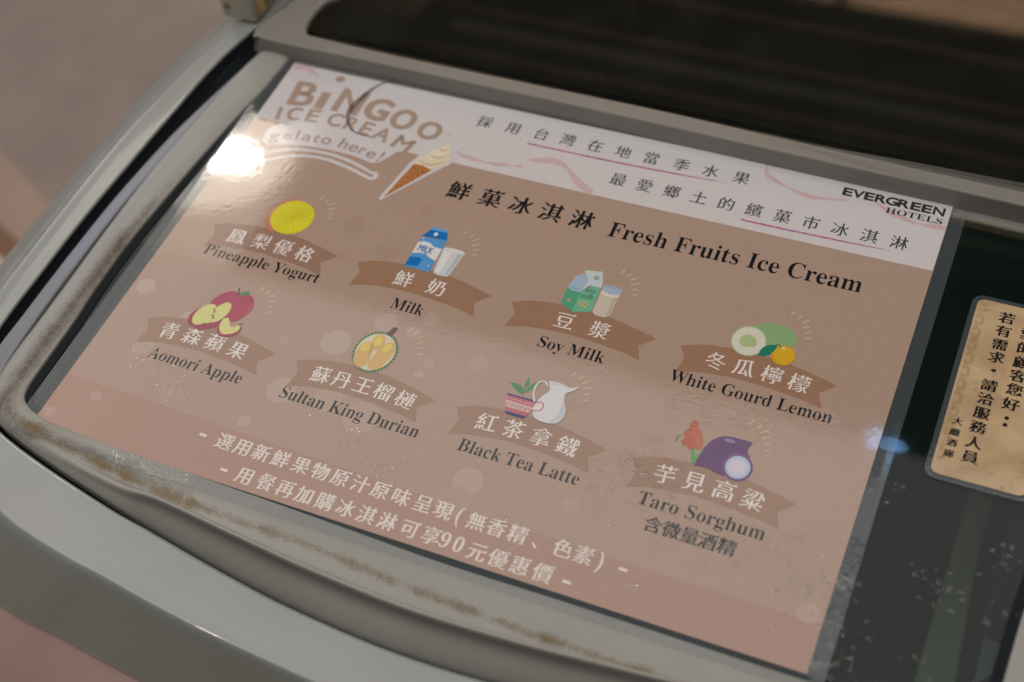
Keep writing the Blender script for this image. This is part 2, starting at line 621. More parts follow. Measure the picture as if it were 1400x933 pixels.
def panel_patch(stations, rows):
    """a pale printed patch lying 0.6 mm off the panel's own skin: a block of its grid cells"""
    me = PANEL.data
    nc = 3 * (len(pp) - 1) + 1
    V, F = [], []
    w = rows[1] - rows[0] + 1
    for i in range(stations[0], stations[1] + 1):
        for j in range(rows[0], rows[1] + 1):
            v = me.vertices[i * nc + j]
            V.append(tuple(v.co + v.normal * 0.0006))
    for i in range(stations[1] - stations[0]):
        for j in range(w - 1):
            a = i * w + j
            F.append((a, a + 1, a + w + 1, a + w))
    return part(mesh_obj("sticker", V, F, M_PALE, smooth=True))


panel_patch((60, 65), (1, 4))
panel_patch((72, 73), (0, 1))

# dark channel floor between rim and lids, both sides and front
ch_out = drop([lerp3(a, b, 0.034) for a, b in zip(rim_inner, rim_edge)], -0.0012)
ch_low = drop([lerp3(a, b, 0.025) for a, b in zip(rim_inner, rim_edge)], -0.011)
ch_in = [(p[0] + (60 if i < 9 else 40 if i < 12 else 0), p[1] - (0 if i < 9 else 22 if i < 12 else 42), -0.014) for i, p in enumerate(rim_inner)]
part(loft("gasket_channel", [full(ch_out), full(ch_low), full(ch_in)], M_BLACK, k=4, kc=1))

# grey side rails the lids slide on
rail_o = [(-14.75, -409.88, -0.006), (-22.84, -157.36, -0.006), (-32.94, -10.89, -0.006), (-37.99, 14.36, -0.006), (-45.06, 50.72, -0.006), (-50.11, 82.04, -0.006), (-54.65, 135.57, -0.006), (-55.76, 186.08, -0.006), (-55.46, 232.54, -0.006), (-54.96, 258.8, -0.006), (-47.08, 276.98, -0.006)]
rail_i = [(-3.1, -406.59, -0.004), (-11.16, -154.9, -0.004), (-25.25, -26.04, -0.004), (-32.3, 11.21, -0.004), (-38.34, 46.44, -0.004), (-41.86, 85.7, -0.004), (-45.39, 137.05, -0.004), (-45.89, 182.35, -0.004), (-44.88, 233.69, -0.004), (-42.36, 267.92, -0.004), (-37.33, 282.02, -0.004)]
for side in (0, 1):
    cs = [drop(rail_o, -0.012), drop(rail_o, -0.001), [lerp3(a, b, 0.15) for a, b in zip(rail_o, rail_i)], [lerp3(a, b, 0.6) for a, b in zip(rail_o, rail_i)],
          [lerp3(a, b, 0.95) for a, b in zip(rail_o, rail_i)], drop([lerp3(a, b, 1.05) for a, b in zip(rail_o, rail_i)], -0.0015), drop([lerp3(a, b, 1.06) for a, b in zip(rail_o, rail_i)], -0.010)]
    if side == 0:
        cs = [[pm(*p) for p in c] for c in cs]
    else:
        cs = [[pm(*mirror(p)) for p in c] for c in cs]
    part(loft("slide_rail", cs, M_RAIL, k=6, kc=2))

# front lid frame
#            stations: side (7) corner (5) front (6)
f_inner = [(-4.06, -28.77, 0.0012), (-6.06, -3.82, 0.0012), (-8.05, 26.12, 0.0012), (-12.54, 61.05, 0.0012), (-17.53, 115.94, 0.0012), (-20.33, 165.84, 0.0012), (-19.83, 205.75, 0.0012), (-18.23, 235.69, 0.0012), (-17.43, 268.63, 0.0012), (-16.63, 279.61, 0.0012), (-13.84, 286.09, 0.0012), (-8.05, 290.38, 0.0012), (0.93, 293.18, 0.0012), (20.89, 295.57, 0.0012), (69.79, 297.37, 0.0012), (100.73, 298.17, 0.0012), (142.64, 299.17, 0.0012), (186.56, 300.36, 0.0012), (242.94, 302.06, 0.0012)]
f_outer = [(-17.2, -34.1, -0.004), (-28.77, -8.93, -0.004), (-34.81, 21.27, -0.004), (-37.83, 56.51, -0.004), (-41.56, 111.88, -0.004), (-41.66, 162.22, -0.004), (-40.75, 202.49, -0.004), (-40.25, 232.69, -0.004), (-40.15, 259.87, -0.004), (-38.84, 275.98, -0.004), (-35.32, 289.06, -0.004), (-28.27, 298.12, -0.004), (-17.2, 304.16, -0.004), (17.03, 314.03, -0.004), (66.36, 325.1, -0.004), (93.54, 329.74, -0.004), (139.85, 337.69, -0.004), (184.15, 343.73, -0.004), (241.03, 347.25, -0.004)]
lip = [0, 0, 0, 0, 0, 0, 0, 0, 0, 0, 0, 0, 0, 0.02, 0.35, 0.85, 1, 1, 1]      # how far the finger lip has risen


def fcol(t, z, tl=None, zl=None):
    """a line of the frame at fraction t from the inner to the outer edge; tl/zl where the lip stands"""
    out = []
    for a, b, k in zip(f_inner, f_outer, lip):
        tt = t if tl is None else t + (tl - t) * k
        zz = z if zl is None else z + (zl - z) * k
        q = lerp3(a, b, tt)
        out.append((q[0], q[1], zz))
    return out


cols = [fcol(-0.03, -0.006), fcol(-0.015, 0.0002), fcol(0.02, 0.0014, 0.01, 0.0012), fcol(0.12, 0.0022, 0.08, 0.0012), fcol(0.3, 0.0028, 0.26, 0.0012),
        fcol(0.45, 0.0028, 0.42, 0.0002), fcol(0.58, 0.0027, 0.55, -0.0004), fcol(0.66, 0.0025, 0.585, 0.0022), fcol(0.72, 0.0022, 0.625, 0.0082),
        fcol(0.78, 0.0018, 0.665, 0.0100), fcol(0.84, 0.0012, 0.70, 0.0088), fcol(0.90, 0.0004, 0.722, 0.0015), fcol(0.96, -0.0010, 0.87, -0.0045),
        fcol(1.0, -0.0028, 0.97, -0.0095), fcol(1.0, -0.0095, 1.0, -0.0140)]


def frame_dirt(u, v):
    """mould (red channel) on the left rail and corner, rust-brown line (green) along the front"""
    r = g = 0.0
    if u < 12 and v > 60:
        # along the left rail, growing downwards
        inner = -18.8 if v > 110 else -18.8 + (110 - v) * 0.10
        d = (inner - u)                         # mm outwards from the opening
        k = min(1, max(0, (v - 95) / 75))
        wd = 1.5 + 9.5 * k * (1 if v < 250 else max(0.9, 1 - (v - 250) / 200))
        if 0 < d < wd + 4:
            r = k * (0.95 - 0.75 * abs(d - wd * .45) / (wd * .55 + 1.5))
        if v > 262:
            e = abs(math.hypot(u - 2, v - 276) - 27)
            r = max(r, 0.80 - 0.09 * e)
    if v > 280:
        path = [(-12, 299), (8, 303.5), (20, 305.5), (31, 306), (57.5, 309.8), (95, 313), (138, 314), (183, 314.8), (218, 318), (250, 319.3), (300, 321), (520, 322)]
        for (a, b), (c, d_) in zip(path, path[1:]):
            if a <= u <= c:
                y = b + (d_ - b) * (u - a) / (c - a)
                e = v - y
                wob = 0.5 + 0.5 * math.sin(u * .21) * math.sin(u * .083 + 1)
                g = max(g, (0.46 + 0.26 * wob + (0.14 if u < 110 else 0)) - 0.12 * abs(e))
                if 8 < u < 110:
                    r = max(r, 0.62 - 0.085 * abs(e + 3.0))
    return (max(0, min(1, r)), max(0, min(1, g)), 0, 1)


part(loft("front_lid_frame", [full(c) for c in cols], M_FRAME, k=10, kc=4, dirt=frame_dirt))
LIDF = bpy.data.objects["front_lid_frame"]
# back bar of the front lid, running under the rear lid
bb = []
for vv, zz in ((9.5, -0.006), (9.3, -0.0015), (8.6, -0.0004), (4, 0.0002), (-10, 0.0002), (-24, 0.0002), (-26, -0.006)):
    bb.append([(u, vv - 0.5 + TILT * (u - 420) - (4.5 if u < 20 else 0), zz) for u in (-20, -8, 2, 60, 240, 420, 488, 502)])
part(loft("lid_back_bar", [[pm(*p) for p in c] for c in bb], M_REAR, k=4, kc=1, dirt=lambda u, v: (0.62 if v > 5.5 + TILT * (u - 420) else 0.0, 0.60 if v > 4.0 + TILT * (u - 420) else 0.0, 0, 1)))
# black seal inside the opening
sl_a = [lerp3(a, b, -0.03) for a, b in zip(f_inner, f_outer)]
seal_cols = [[(p[0], p[1], -0.0001) for p in sl_a], [(p[0] + (3.5 if i < 11 else 2.5 if i < 13 else 0), p[1] - (0 if i < 11 else 2 if i < 13 else 2.0), 0.0002) for i, p in enumerate(sl_a)],
             [(p[0] + (5.0 if i < 11 else 3.5 if i < 13 else 0), p[1] - (0 if i < 11 else 3 if i < 13 else 3.0), -0.0002) for i, p in enumerate(sl_a)]]
part(loft("lid_seal", [full(c) for c in seal_cols], M_BLACK, k=6, kc=1))

# glass of the front lid (inside its frame)
gl = [lerp3(a, b, 0.10) for a, b in zip(f_inner, f_outer)]
glo = [(p[0], p[1]) for p in spline(full(gl), 3)]
prism("glass_pane", glo, -0.0050, -0.0006, M_GLASS, LIDF)

# rear lid: frame and glass, riding higher
rf_front_low = [(-33.75, -7.02, 0.0015), (-18.79, -3.53, 0.0015), (61.01, -2.73, 0.0015), (200.66, -1.13, 0.0015), (318.36, 0.86, 0.0015), (420.1, 2.06, 0.0015), (458.01, 2.46, 0.0015), (519.85, 2.96, 0.0015)]
rf_front_top = [(-29.88, -6.93, 0.012), (-14.21, -4.19, 0.012), (68.1, -3.99, 0.012), (205.27, -2.82, 0.012), (320.89, -0.57, 0.012), (420.83, 0.9, 0.012), (458.06, 1.49, 0.012), (518.81, 1.88, 0.012)]
rf_in = [(-29.88, -17.71, 0.012), (-0.49, -16.73, 0.012), (68.1, -14.38, 0.012), (195.47, -14.18, 0.012), (256.22, -13.79, 0.012), (342.44, -11.34, 0.012), (453.16, -9.38, 0.012), (518.81, -8.89, 0.012)]
rear_cols = [drop([(u, v + 0.4, z) for u, v, z in rf_front_low], -0.003), rf_front_low,
             [lerp3(a, b, 0.5) for a, b in zip(rf_front_low, rf_front_top)],
             [lerp3(a, b, 0.93) for a, b in zip(rf_front_low, rf_front_top)],
             [(p[0], p[1] - 0.7, p[2] + 0.0006) for p in rf_front_top],
             [lerp3(a, b, 0.3) for a, b in zip(rf_front_top, rf_in)],
             [lerp3(a, b, 0.9) for a, b in zip(rf_front_top, rf_in)],
             [(p[0], p[1], p[2] - 0.0008) for p in rf_in],
             [(p[0], p[1] - 0.3, p[2] - 0.004) for p in rf_in]]
RLF = part(loft("rear_lid_frame", [[pm(*p) for p in c] for c in rear_cols], M_REAR, k=6, kc=2,
                dirt=lambda u, v: (0.0, 0.0, 0, 1)))
# left and right bars of the rear lid
side_o = [(-30.47, -4.97, 0.012), (-31.84, -17.71, 0.012), (-22.05, -46.13, 0.012), (-12.25, -96.1, 0.012), (-0.49, -380.24, 0.012)]
side_i = [(11.27, -13.79, 0.012), (-0.49, -21.63, 0.012), (-1.47, -47.11, 0.012), (11.27, -96.1, 0.012), (23.03, -380.24, 0.012)]
for side in (0, 1):
    cs = [drop(side_o, -0.014), drop(side_o, -0.0015), [lerp3(a, b, 0.04) for a, b in zip(side_o, side_i)], [lerp3(a, b, 0.5) for a, b in zip(side_o, side_i)],
          [lerp3(a, b, 0.93) for a, b in zip(side_o, side_i)], drop(side_i, -0.0010), drop([lerp3(a, b, 1.01) for a, b in zip(side_o, side_i)], -0.004)]
    cs = [[pm(*p) for p in c] for c in cs] if side == 0 else [[pm(*mirror(p)) for p in c] for c in cs]
    part(loft("side_bar", cs, M_REAR, k=6, kc=2, dirt=lambda u, v: (0, 0, 0, 1)))
# grey plug at the corner of the rear frame and thin joint in its front
rgo = [pm(-25, -24)[:2], pm(520, -18)[:2], pm(505, -420)[:2], pm(-8, -420)[:2]]
o = prism("glass_pane", rgo, 0.0050, 0.0095, M_GLASS2, None)
o.parent = RLF
part(mesh_obj("frame_joint", [pm(443.5, -0.2, 0.0021), pm(444.1, -0.2, 0.0021), pm(444.1, -8.0, 0.0121), pm(443.5, -8.0, 0.0121)], [(0, 1, 2, 3)], M_BAR))
# back bar of the rear lid and cabinet back
part(box("back_rail", -0.26, 0.33, 0.545, 0.60, -0.03, 0.014, M_REAR, bevel=0.004))

# interior
LO = [(-.262, .56), (-.262, -.12), (-.20, -.19), (.262, -.19), (.330, -.12), (.330, .56)]
part(prism("liner_floor", LO, -0.36, -0.352, M_LINER))
for a, b in zip(LO, LO[1:] + LO[:1]):
    nx, ny = b[1] - a[1], a[0] - b[0]
    ln = math.hypot(nx, ny)
    nx, ny = nx / ln * .004, ny / ln * .004
    part(prism("liner_wall", [a, b, (b[0] + nx, b[1] + ny), (a[0] + nx, a[1] + ny)], -0.351, -0.016, M_LINER))
dv = [(0.2572, 0.0471), (0.2715, 0.0521), (0.2691, -0.0039), (0.2738, -0.0902), (0.2742, -0.121), (0.2532, -0.1288), (0.254, -0.0975), (0.2564, -0.0084)]
part(prism("divider_bar", dv, -0.100, -0.080, M_BAR, bevel=0.002))
dv2 = [(0.2866, 0.0674), (0.2814, 0.0004), (0.2814, -0.0874), (0.2806, -0.1186), (0.3093, -0.1079), (0.3077, -0.0209)]
part(prism("tray_rim", dv2, -0.100, -0.080, M_BAR2, bevel=0.002))
for x in (-0.235, -0.065, 0.105):
    part(box("tub_wall", x, x + 0.003, -0.15, 0.06, -0.26, -0.13, M_LINER, bevel=0.001))

for i in range(7):
    part(box("basket_rib", -0.25, 0.315, 0.20 + 0.045 * i, 0.209 + 0.045 * i, -0.062, -0.055, M_RIBS, bevel=0.001))

# ------------------------------------------------------------------ post at the back left corner
PO = thing("guard_post", "beige upright post with a mustard side panel standing on the freezer's back left corner", "post", loc=(-0.2836, 0.1803, -0.005))
px0, px1, py0, py1 = (-0.2836, -0.2576, 0.1812, 0.2112)


def under(o, root):
    o.parent = root
    o.matrix_parent_inverse = Matrix.Translation(root.location).inverted()
    return o


under(box("post_body", px0, px1, py0, py1 + 0.05, -0.003, 0.10, M_POST, bevel=0.0015), PO)
under(box("brass_strip", px1 + 0.0002, px1 + 0.002, py0 + 0.004, py0 + 0.012, 0.001, 0.099, M_GOLD), PO)
under(box("side_panel", px1 + 0.0002, px1 + 0.0012, py0 + 0.012, py1 + 0.048, 0.001, 0.099, M_MUST), PO)
under(box("screw", px0 + .004, px0 + .007, py0 - 0.0012, py0, 0.006, 0.009, M_UMBER), PO)

# ------------------------------------------------------------------ print drawing kit
Z0 = 0.0012          # top of the printed sheet


class Ink:
    """flat print: polygons in paper millimetres, each laid a hair above the one before"""

    def __init__(self, z):
        self.V, self.F, self.C, self.z = [], [], [], z

    def poly(self, pts, col, alpha=1.0, step=0.000008):
        # thin ear-clipping by Blender
        from mathutils.geometry import tessellate_polygon
        b = len(self.V)
        tri = tessellate_polygon([[Vector((p[0], p[1], 0)) for p in pts]])
        self.V += [pm(p[0], p[1], self.z) for p in pts]
        for t in tri:
            a_, b_, c_ = (pts[i] for i in t)
            # v grows downwards on paper: keep normals up
            ar = (b_[0] - a_[0]) * (c_[1] - a_[1]) - (c_[0] - a_[0]) * (b_[1] - a_[1])
            t = t if ar < 0 else t[::-1]
            self.F.append(tuple(b + i for i in t))
            self.C.append((*col, alpha))
        self.z += step

    def ell(self, cx, cy, rx, ry, col, rot=0, alpha=1.0, n=36):
        c, s = math.cos(math.radians(rot)), math.sin(math.radians(rot))
        self.poly([(cx + rx * math.cos(t) * c - ry * math.sin(t) * s, cy + rx * math.cos(t) * s + ry * math.sin(t) * c)
                   for t in (2 * math.pi * i / n for i in range(n))], col, alpha)

    def stroke(self, pts, w, col, alpha=1.0, k=6, taper=None, rough=0.0, seed=1):
        rnd = random.Random(seed)
        sp = spline(pts, k) if len(pts) > 2 else [tuple(pts[0]), tuple(pts[1])]
        if len(pts) == 2:
            sp = [tuple(a + (b - a) * i / 8 for a, b in zip(pts[0], pts[1])) for i in range(9)]
        L_, R_ = [], []
        n = len(sp)
        for i, p in enumerate(sp):
            q0, q1 = sp[max(0, i - 1)], sp[min(n - 1, i + 1)]
            dx, dy = q1[0] - q0[0], q1[1] - q0[1]
            ln = math.hypot(dx, dy) or 1
            t = i / (n - 1)
            ww = w * (taper(t) if taper else 1.0) / 2
            ww = max(ww, 0.03)
            a = ww * (1 + rough * (rnd.random() - .5))
            b = ww * (1 + rough * (rnd.random() - .5))
            L_.append((p[0] - dy / ln * a, p[1] + dx / ln * a))
            R_.append((p[0] + dy / ln * b, p[1] - dx / ln * b))
        self.poly(L_ + R_[::-1], col, alpha)

    def build(self, name, parent, m=None):
        me = bpy.data.meshes.new(name)
        me.from_pydata(self.V, [], self.F)
        at = me.color_attributes.new("ink", 'FLOAT_COLOR', 'CORNER')
        li = 0
        for f, c in zip(self.F, self.C):
            for _ in f:
                at.data[li].color = c
                li += 1
        me.update()
        return link(name, me, m or M_PRINT, parent)


def hexc(s, k=1.0):
    s = s.lstrip('#')
    out = []
    for i in (0, 2, 4):
        v = int(s[i:i + 2], 16) / 255
        out.append((v / 12.92 if v <= 0.04045 else ((v + 0.055) / 1.055) ** 2.4) * k)
    return tuple(out)


def bold(s):
    o = ''
    for ch in s:
        if 'A' <= ch <= 'Z':
            o += chr(0x1D400 + ord(ch) - 65)
        elif 'a' <= ch <= 'z':
            o += chr(0x1D41A + ord(ch) - 97)
        elif '0' <= ch <= '9':
            o += chr(0x1D7CE + ord(ch) - 48)
        else:
            o += ch
    return o


_G = {}


def glyphs(txt, a, b, uroko, sharp=0.0):
    """outline-filled text at size 1: vertices (x, y), faces, right edge; a/b fatten or thin strokes across x / y"""
    key = (txt, a, b, uroko)
    if key in _G:
        return _G[key]
    c = bpy.data.curves.new('lettering', 'FONT')
    c.body = txt
    c.resolution_u = 4
    o = bpy.data.objects.new('lettering', c)
    COL.objects.link(o)
    dg = bpy.context.evaluated_depsgraph_get()
    ev = o.evaluated_get(dg)
    m = ev.to_mesh()
    V = [v.co.xy.copy() for v in m.vertices]
    F = [tuple(p.vertices) for p in m.polygons]
    ev.to_mesh_clear()
    bpy.data.objects.remove(o)
    bpy.data.curves.remove(c)
    ed = set()
    for f in F:
        for i in range(len(f)):
            ed.add((f[i], f[(i + 1) % len(f)]))
    nxt, prv = {}, {}
    be = [e for e in ed if (e[1], e[0]) not in ed]
    for p, q in be:
        nxt[p] = q
        prv[q] = p
    NV = [v.copy() for v in V]
    for i in range(len(V)):
        if i in nxt and i in prv:
            e1, e2 = V[i] - V[prv[i]], V[nxt[i]] - V[i]
            if e1.length < 1e-9 or e2.length < 1e-9:
                continue
            e1.normalize()
            e2.normalize()
            n = Vector((e1.y + e2.y, -e1.x - e2.x))
            if n.length < 1e-6:
                continue
            n /= max(.5, n.length ** 2 / 2)
            NV[i] = V[i] + Vector((n.x * a, n.y * b))
    X, T = [(p.x, p.y, 0) for p in NV], list(F)
    if uroko:
        for p, q in be:
            d = V[q] - V[p]
            if 0.03 < d.y < 0.1 and abs(d.x) < 0.01 and p in prv and q in nxt:
                e, g = V[p] - V[prv[p]], V[nxt[q]] - V[q]
                if e.x > 0.12 and abs(e.y) < 0.012 and g.x < -0.12 and abs(g.y) < 0.012:
                    A = NV[q]
                    k = len(X)
                    X += [(A.x + 0.01, A.y - 0.005, 1), (A.x - 0.055, A.y + uroko, 1), (A.x - 0.15, A.y - 0.002, 1)]
                    T.append((k, k + 1, k + 2))
    _G[key] = (X, T, max(v[0] for v in X), min(v[0] for v in X))
    return _G[key]


def lettering(name, parent, col, z, items, m=None):
    """items: (text, u, v_baseline, size_u, size_v, rotation_deg, a, b, uroko, fit_width or None); one mesh"""
    Vs, Fs = [], []
    for txt, u, v, su, sv, rot, a, b, uk, fit in items:
        X, T, xr, xl = glyphs(txt, a, b, uk)
        if fit:
            su = fit / (xr - xl)
            off = xl
        else:
            off = 0
        c, s = math.cos(math.radians(rot)), math.sin(math.radians(rot))
        k = len(Vs)
        for x, y, t in X:
            dx, dy = (x - off) * su, y * sv
            Vs.append(pm(u + dx * c + dy * s, v + dx * s - dy * c, z + t * 0.000006))
        Fs += [tuple(k + i for i in f) for f in T]
    me = bpy.data.meshes.new(name)
    me.from_pydata(Vs, [], Fs)
    at = me.color_attributes.new("ink", 'FLOAT_COLOR', 'CORNER')
    at.data.foreach_set("color", [x for _ in range(len(me.loops)) for x in (*col, 1.0)])
    me.update()
    return link(name, me, m or M_PRINT, parent)


HAN = (0.014, -0.010, 0.06)


def han_row(txt, us, vc, size, spec=HAN, sv=None, rot=0):
    """characters centred on each u, all centred on v = vc (number or list)"""
    out = []
    sv = sv or size
    for i, ch in enumerate(txt):
        v = vc[i] if isinstance(vc, (list, tuple)) else vc
        r = rot[i] if isinstance(rot, (list, tuple)) else rot
        # glyph box: width 1, visual centre at (0.5, 0.34)
        c, s = math.cos(math.radians(r)), math.sin(math.radians(r))
        du, dv = -0.5 * size, 0.34 * sv
        out.append((ch, us[i] + du * c - dv * s * 1, v + dv * c + du * s, size, sv, r, spec[0], spec[1], spec[2], None))
    return out


def arc_word(txt, us, vs, sizes, rots, a, b):
    out = []
    for ch, u, v, s, r in zip(txt, us, vs, sizes, rots):
        X, T, xr, xl = glyphs(ch, a, b, 0)
        w = (xr - xl)
        c, sn = math.cos(math.radians(r)), math.sin(math.radians(r))
        su = s[0] / w
        out.append((ch, u - c * s[0] / 2 - xl * su, v - sn * s[0] / 2, su, s[1], r, a, b, 0, None))
    return out


def lin(a, b, n):
    return [a + (b - a) * i / (n - 1) for i in range(n)]


# ------------------------------------------------------------------ the menu poster
MP = thing("menu_poster", "large laminated brown ice cream menu poster lying on the freezer's glass lid", "poster")
BROWN = (0.43, 0.304, 0.238)
BAND = (0.415, 0.258, 0.200)
WHITE = (0.64, 0.61, 0.62)
RIB = (0.34, 0.195, 0.125)
BLACK = (0.012, 0.015, 0.019)
CREAM = (0.80, 0.745, 0.70)
RAY = (0.66, 0.54, 0.33)

sheet = box("printed_sheet", -0.210, 0.210, -0.1495, 0.1485, 0.0007, Z0, None, MP)
at = sheet.data.color_attributes.new("ink", 'FLOAT_COLOR', 'CORNER')
for d in at.data:
    d.color = (*BROWN, 1)
sheet.data.materials.append(M_PRINT)

k = Ink(Z0 + 0.00001)
k.poly([(0.3, 0.3), (419.7, 0.3), (419.7, 51.6), (380, 51.9), (240, 52.8), (137, 53.0), (60, 52.9), (0.3, 52.6)], WHITE)
k.build("white_header", MP)
k = Ink(Z0 + 0.00001)
k.poly([(0.3, 263.8), (60, 265.2), (150, 268.2), (243, 271.0), (330, 272.2), (419.7, 272.6), (419.7, 297.7), (0.3, 297.7)], BAND)
k.build("footer_band", MP)

# pink watercolour ribbons in the header
PK = (0.62, 0.44, 0.455)
k = Ink(Z0 + 0.00003)
hump = lambda t: 0.25 + math.sin(math.pi * t) ** 0.8


def wavy(f):
    return lambda t: 0.3 + abs(math.sin(f * t * math.pi)) * 0.9


k.stroke([(314.0, 0.6), (315.5, 7.3), (321, 11), (328.6, 14.1), (337, 16.8), (344.9, 18.0), (354, 16.6), (364, 14.7)], 2.6, PK, taper=wavy(2.2), rough=.1)
k.build("pink_brushstroke", MP)
k = Ink(Z0 + 0.00003)
k.stroke([(378.6, 11.1), (389.1, 16.6), (397, 19), (404.5, 20.4), (412, 20.0), (419.4, 19.6)], 3.0, PK, taper=wavy(1.6), rough=.1, seed=2)
k.build("pink_brushstroke", MP)
k = Ink(Z0 + 0.00003)
k.stroke([(134.3, 43.4), (143, 46.0), (153.7, 46.7), (162.0, 46.6), (170, 45), (178.2, 43.7)], 2.6, PK, taper=wavy(2.3), seed=3)
k.build("pink_brushstroke", MP)
k = Ink(Z0 + 0.00003)
k.stroke([(179.7, 37.8), (187, 35.6), (195.5, 33.9), (203, 36.4), (209.1, 41.4), (216, 47), (225.0, 51.6)], 4.2, PK, taper=wavy(1.8), seed=4)
k.build("pink_brushstroke", MP)
k = Ink(Z0 + 0.00003)
k.poly([(2, 0.6), (13, 0.6), (9, 3.5), (4, 5.8), (1, 5)], PK)
k.stroke([(10, 1.0), (15, 4), (22.5, 7.5)], 3.4, PK, taper=wavy(1.2), seed=5)
k.build("pink_brushstroke", MP)
k = Ink(Z0 + 0.00003)
k.ell(124, 31.5, 2.6, 2.0, (0.68, 0.50, 0.52))
k.build("pink_brushstroke", MP)
MAG = (0.46, 0.13, 0.30)
k = Ink(Z0 + 0.00005)
fade = lambda t: min(1, 1.35 - t) if t < 1 else .3
k.stroke([(173.6, 24.7), (205, 24.5), (236.5, 24.0), (268, 22.8), (296.5, 21.3)], 1.15, MAG, taper=lambda t: 1.1 - 0.95 * t ** 5, rough=.7, k=16)
k.build("magenta_underline", MP)
k = Ink(Z0 + 0.00005)
k.stroke([(312.0, 46.2), (333, 46.1), (355.0, 45.6), (376, 45.0), (396, 44.2)], 1.15, MAG, taper=lambda t: 1.1 - 0.95 * t ** 4, rough=.7, k=16, seed=9)
k.build("magenta_underline", MP)

# header and title lettering
THIN = (0.011, -0.006, 0.06)
lettering("header_lettering", MP, (0.045, 0.055, 0.07), Z0 + 0.00008,
          han_row("採用台灣在地當季水果", [141.7, 160.5, 179, 196, 213.5, 231, 248.5, 267, 284.6, 303.0], 15.4, 9.9, THIN, 10.4)
          + han_row("最愛鄉土的繽菓市冰淇淋", lin(236.0, 398.4, 11), 37.5, 10.0, THIN, 10.6))
lettering("title_lettering", MP, BLACK, Z0 + 0.00008,
          han_row("鮮菓冰淇淋", [150.4, 170.5, 189.5, 208.3, 227.2], 73.6, 14.2, (0.028, -0.004, 0.07), 14.8)
          + [(bold("Fresh Fruits Ice Cream"), 244.8, 80.3, 0, 16.2, -0.9, -0.006, 0.0, 0, 142.6)])
lettering("hotel_lettering", MP, (0.03, 0.03, 0.032), Z0 + 0.00008,
          arc_word("EVERGREEN", [362.75, 368.75, 374.95, 381.4, 387.6, 394.3, 400.8, 406.85, 413.55], [10.9] * 9, [(w, 8.2) for w in (5.6, 6.9, 5.6, 6.5, 7.0, 6.5, 5.6, 5.6, 6.4)], [0] * 9, 0.030, 0.045)
          + [(bold("HOTELS"), 385.9, 17.4, 0, 6.3, 0, -0.004, 0, 0, 31.0)])

# logo: outline patch, arcs, words, cone
k = Ink(Z0 + 0.00004)
k.poly([(22, 50), (14, 58), (13.3, 64), (15.8, 70.5), (19.5, 72.6), (30, 69.5), (44, 66.4), (59.5, 65.2), (76, 65.3), (89, 67.6), (93.5, 66.2), (97.5, 60), (100.5, 54.5), (106, 52), (100, 49), (60, 47)], WHITE)
# two arcs below the patch
for pts, w in (([(23.0, 78.2), (38, 71.2), (59, 68.4), (78, 70.6), (94.0, 75.8)], 2.4), ([(26.0, 84.6), (41, 76.0), (59, 73.0), (78, 75.4), (93.5, 79.6)], 2.4)):
    k.stroke(pts, w, WHITE)
k.ell(95.2, 77.3, 3.4, 3.6, WHITE)
k.stroke([(84, 74.6), (90, 76.2), (95.3, 77.7)], 2.2, BROWN)
k.stroke([(24.0, 81.2), (40, 73.6), (59, 70.7), (78, 73.0), (88, 75.6)], 2.0, BROWN)
k.build("logo_patch", MP)
LB = (0.41, 0.30, 0.24)


big = arc_word("B", [21.5], [35.2], [(16.5, 30.5)], [-6], 0.026, 0.02) + arc_word("\u0131NGOO", [35.0, 52.6, 72.3, 91.2, 110.6], [33.4, 32.4, 32.8, 35.6, 38.8],
               [(6.2, 29.5), (18.5, 28.5), (17.5, 26), (17.0, 23.5), (15.8, 20.5)], [-3, 0, 3, 7, 12], 0.052, 0.030)
ice = arc_word("ICECREAM", [14.5, 24, 36, 51, 62.5, 73, 84.5, 100], [50.5, 48.2, 46.4, 45.6, 45.9, 46.8, 48.6, 52.0],
               [(2.6, 15.5), (9.6, 15.5), (8.5, 15.5), (10, 15.5), (8.8, 15.5), (7.8, 15.5), (11.5, 15.5), (13.0, 15.5)], [-12, -9, -6, -1, 2, 5, 9, 13], 0.034, 0.022)
gel = arc_word("gelatohere!", [21.5, 29.3, 35, 41.2, 47.4, 54, 65.8, 73, 79.3, 85.8, 92.2], [67.4, 64.8, 63.4, 62.6, 61.9, 61.5, 61.6, 62.2, 63.0, 64.1, 65.2],
               [(6.6, 12), (6.2, 12), (1.7, 12), (6.0, 12), (4.2, 12), (6.8, 12), (5.8, 12), (6.2, 12), (4.2, 12), (6.2, 12), (2.0, 12.5)], [-15, -11, -9, -6, -3, 0, 4, 6, 8, 9, 11], 0.016, 0.010)
lettering("logo_lettering", MP, LB, Z0 + 0.00012, big + ice + gel)
k = Ink(Z0 + 0.00014)
k.ell(36.6, 5.6, 3.4, 2.7, LB)
k.build("logo_dot", MP)

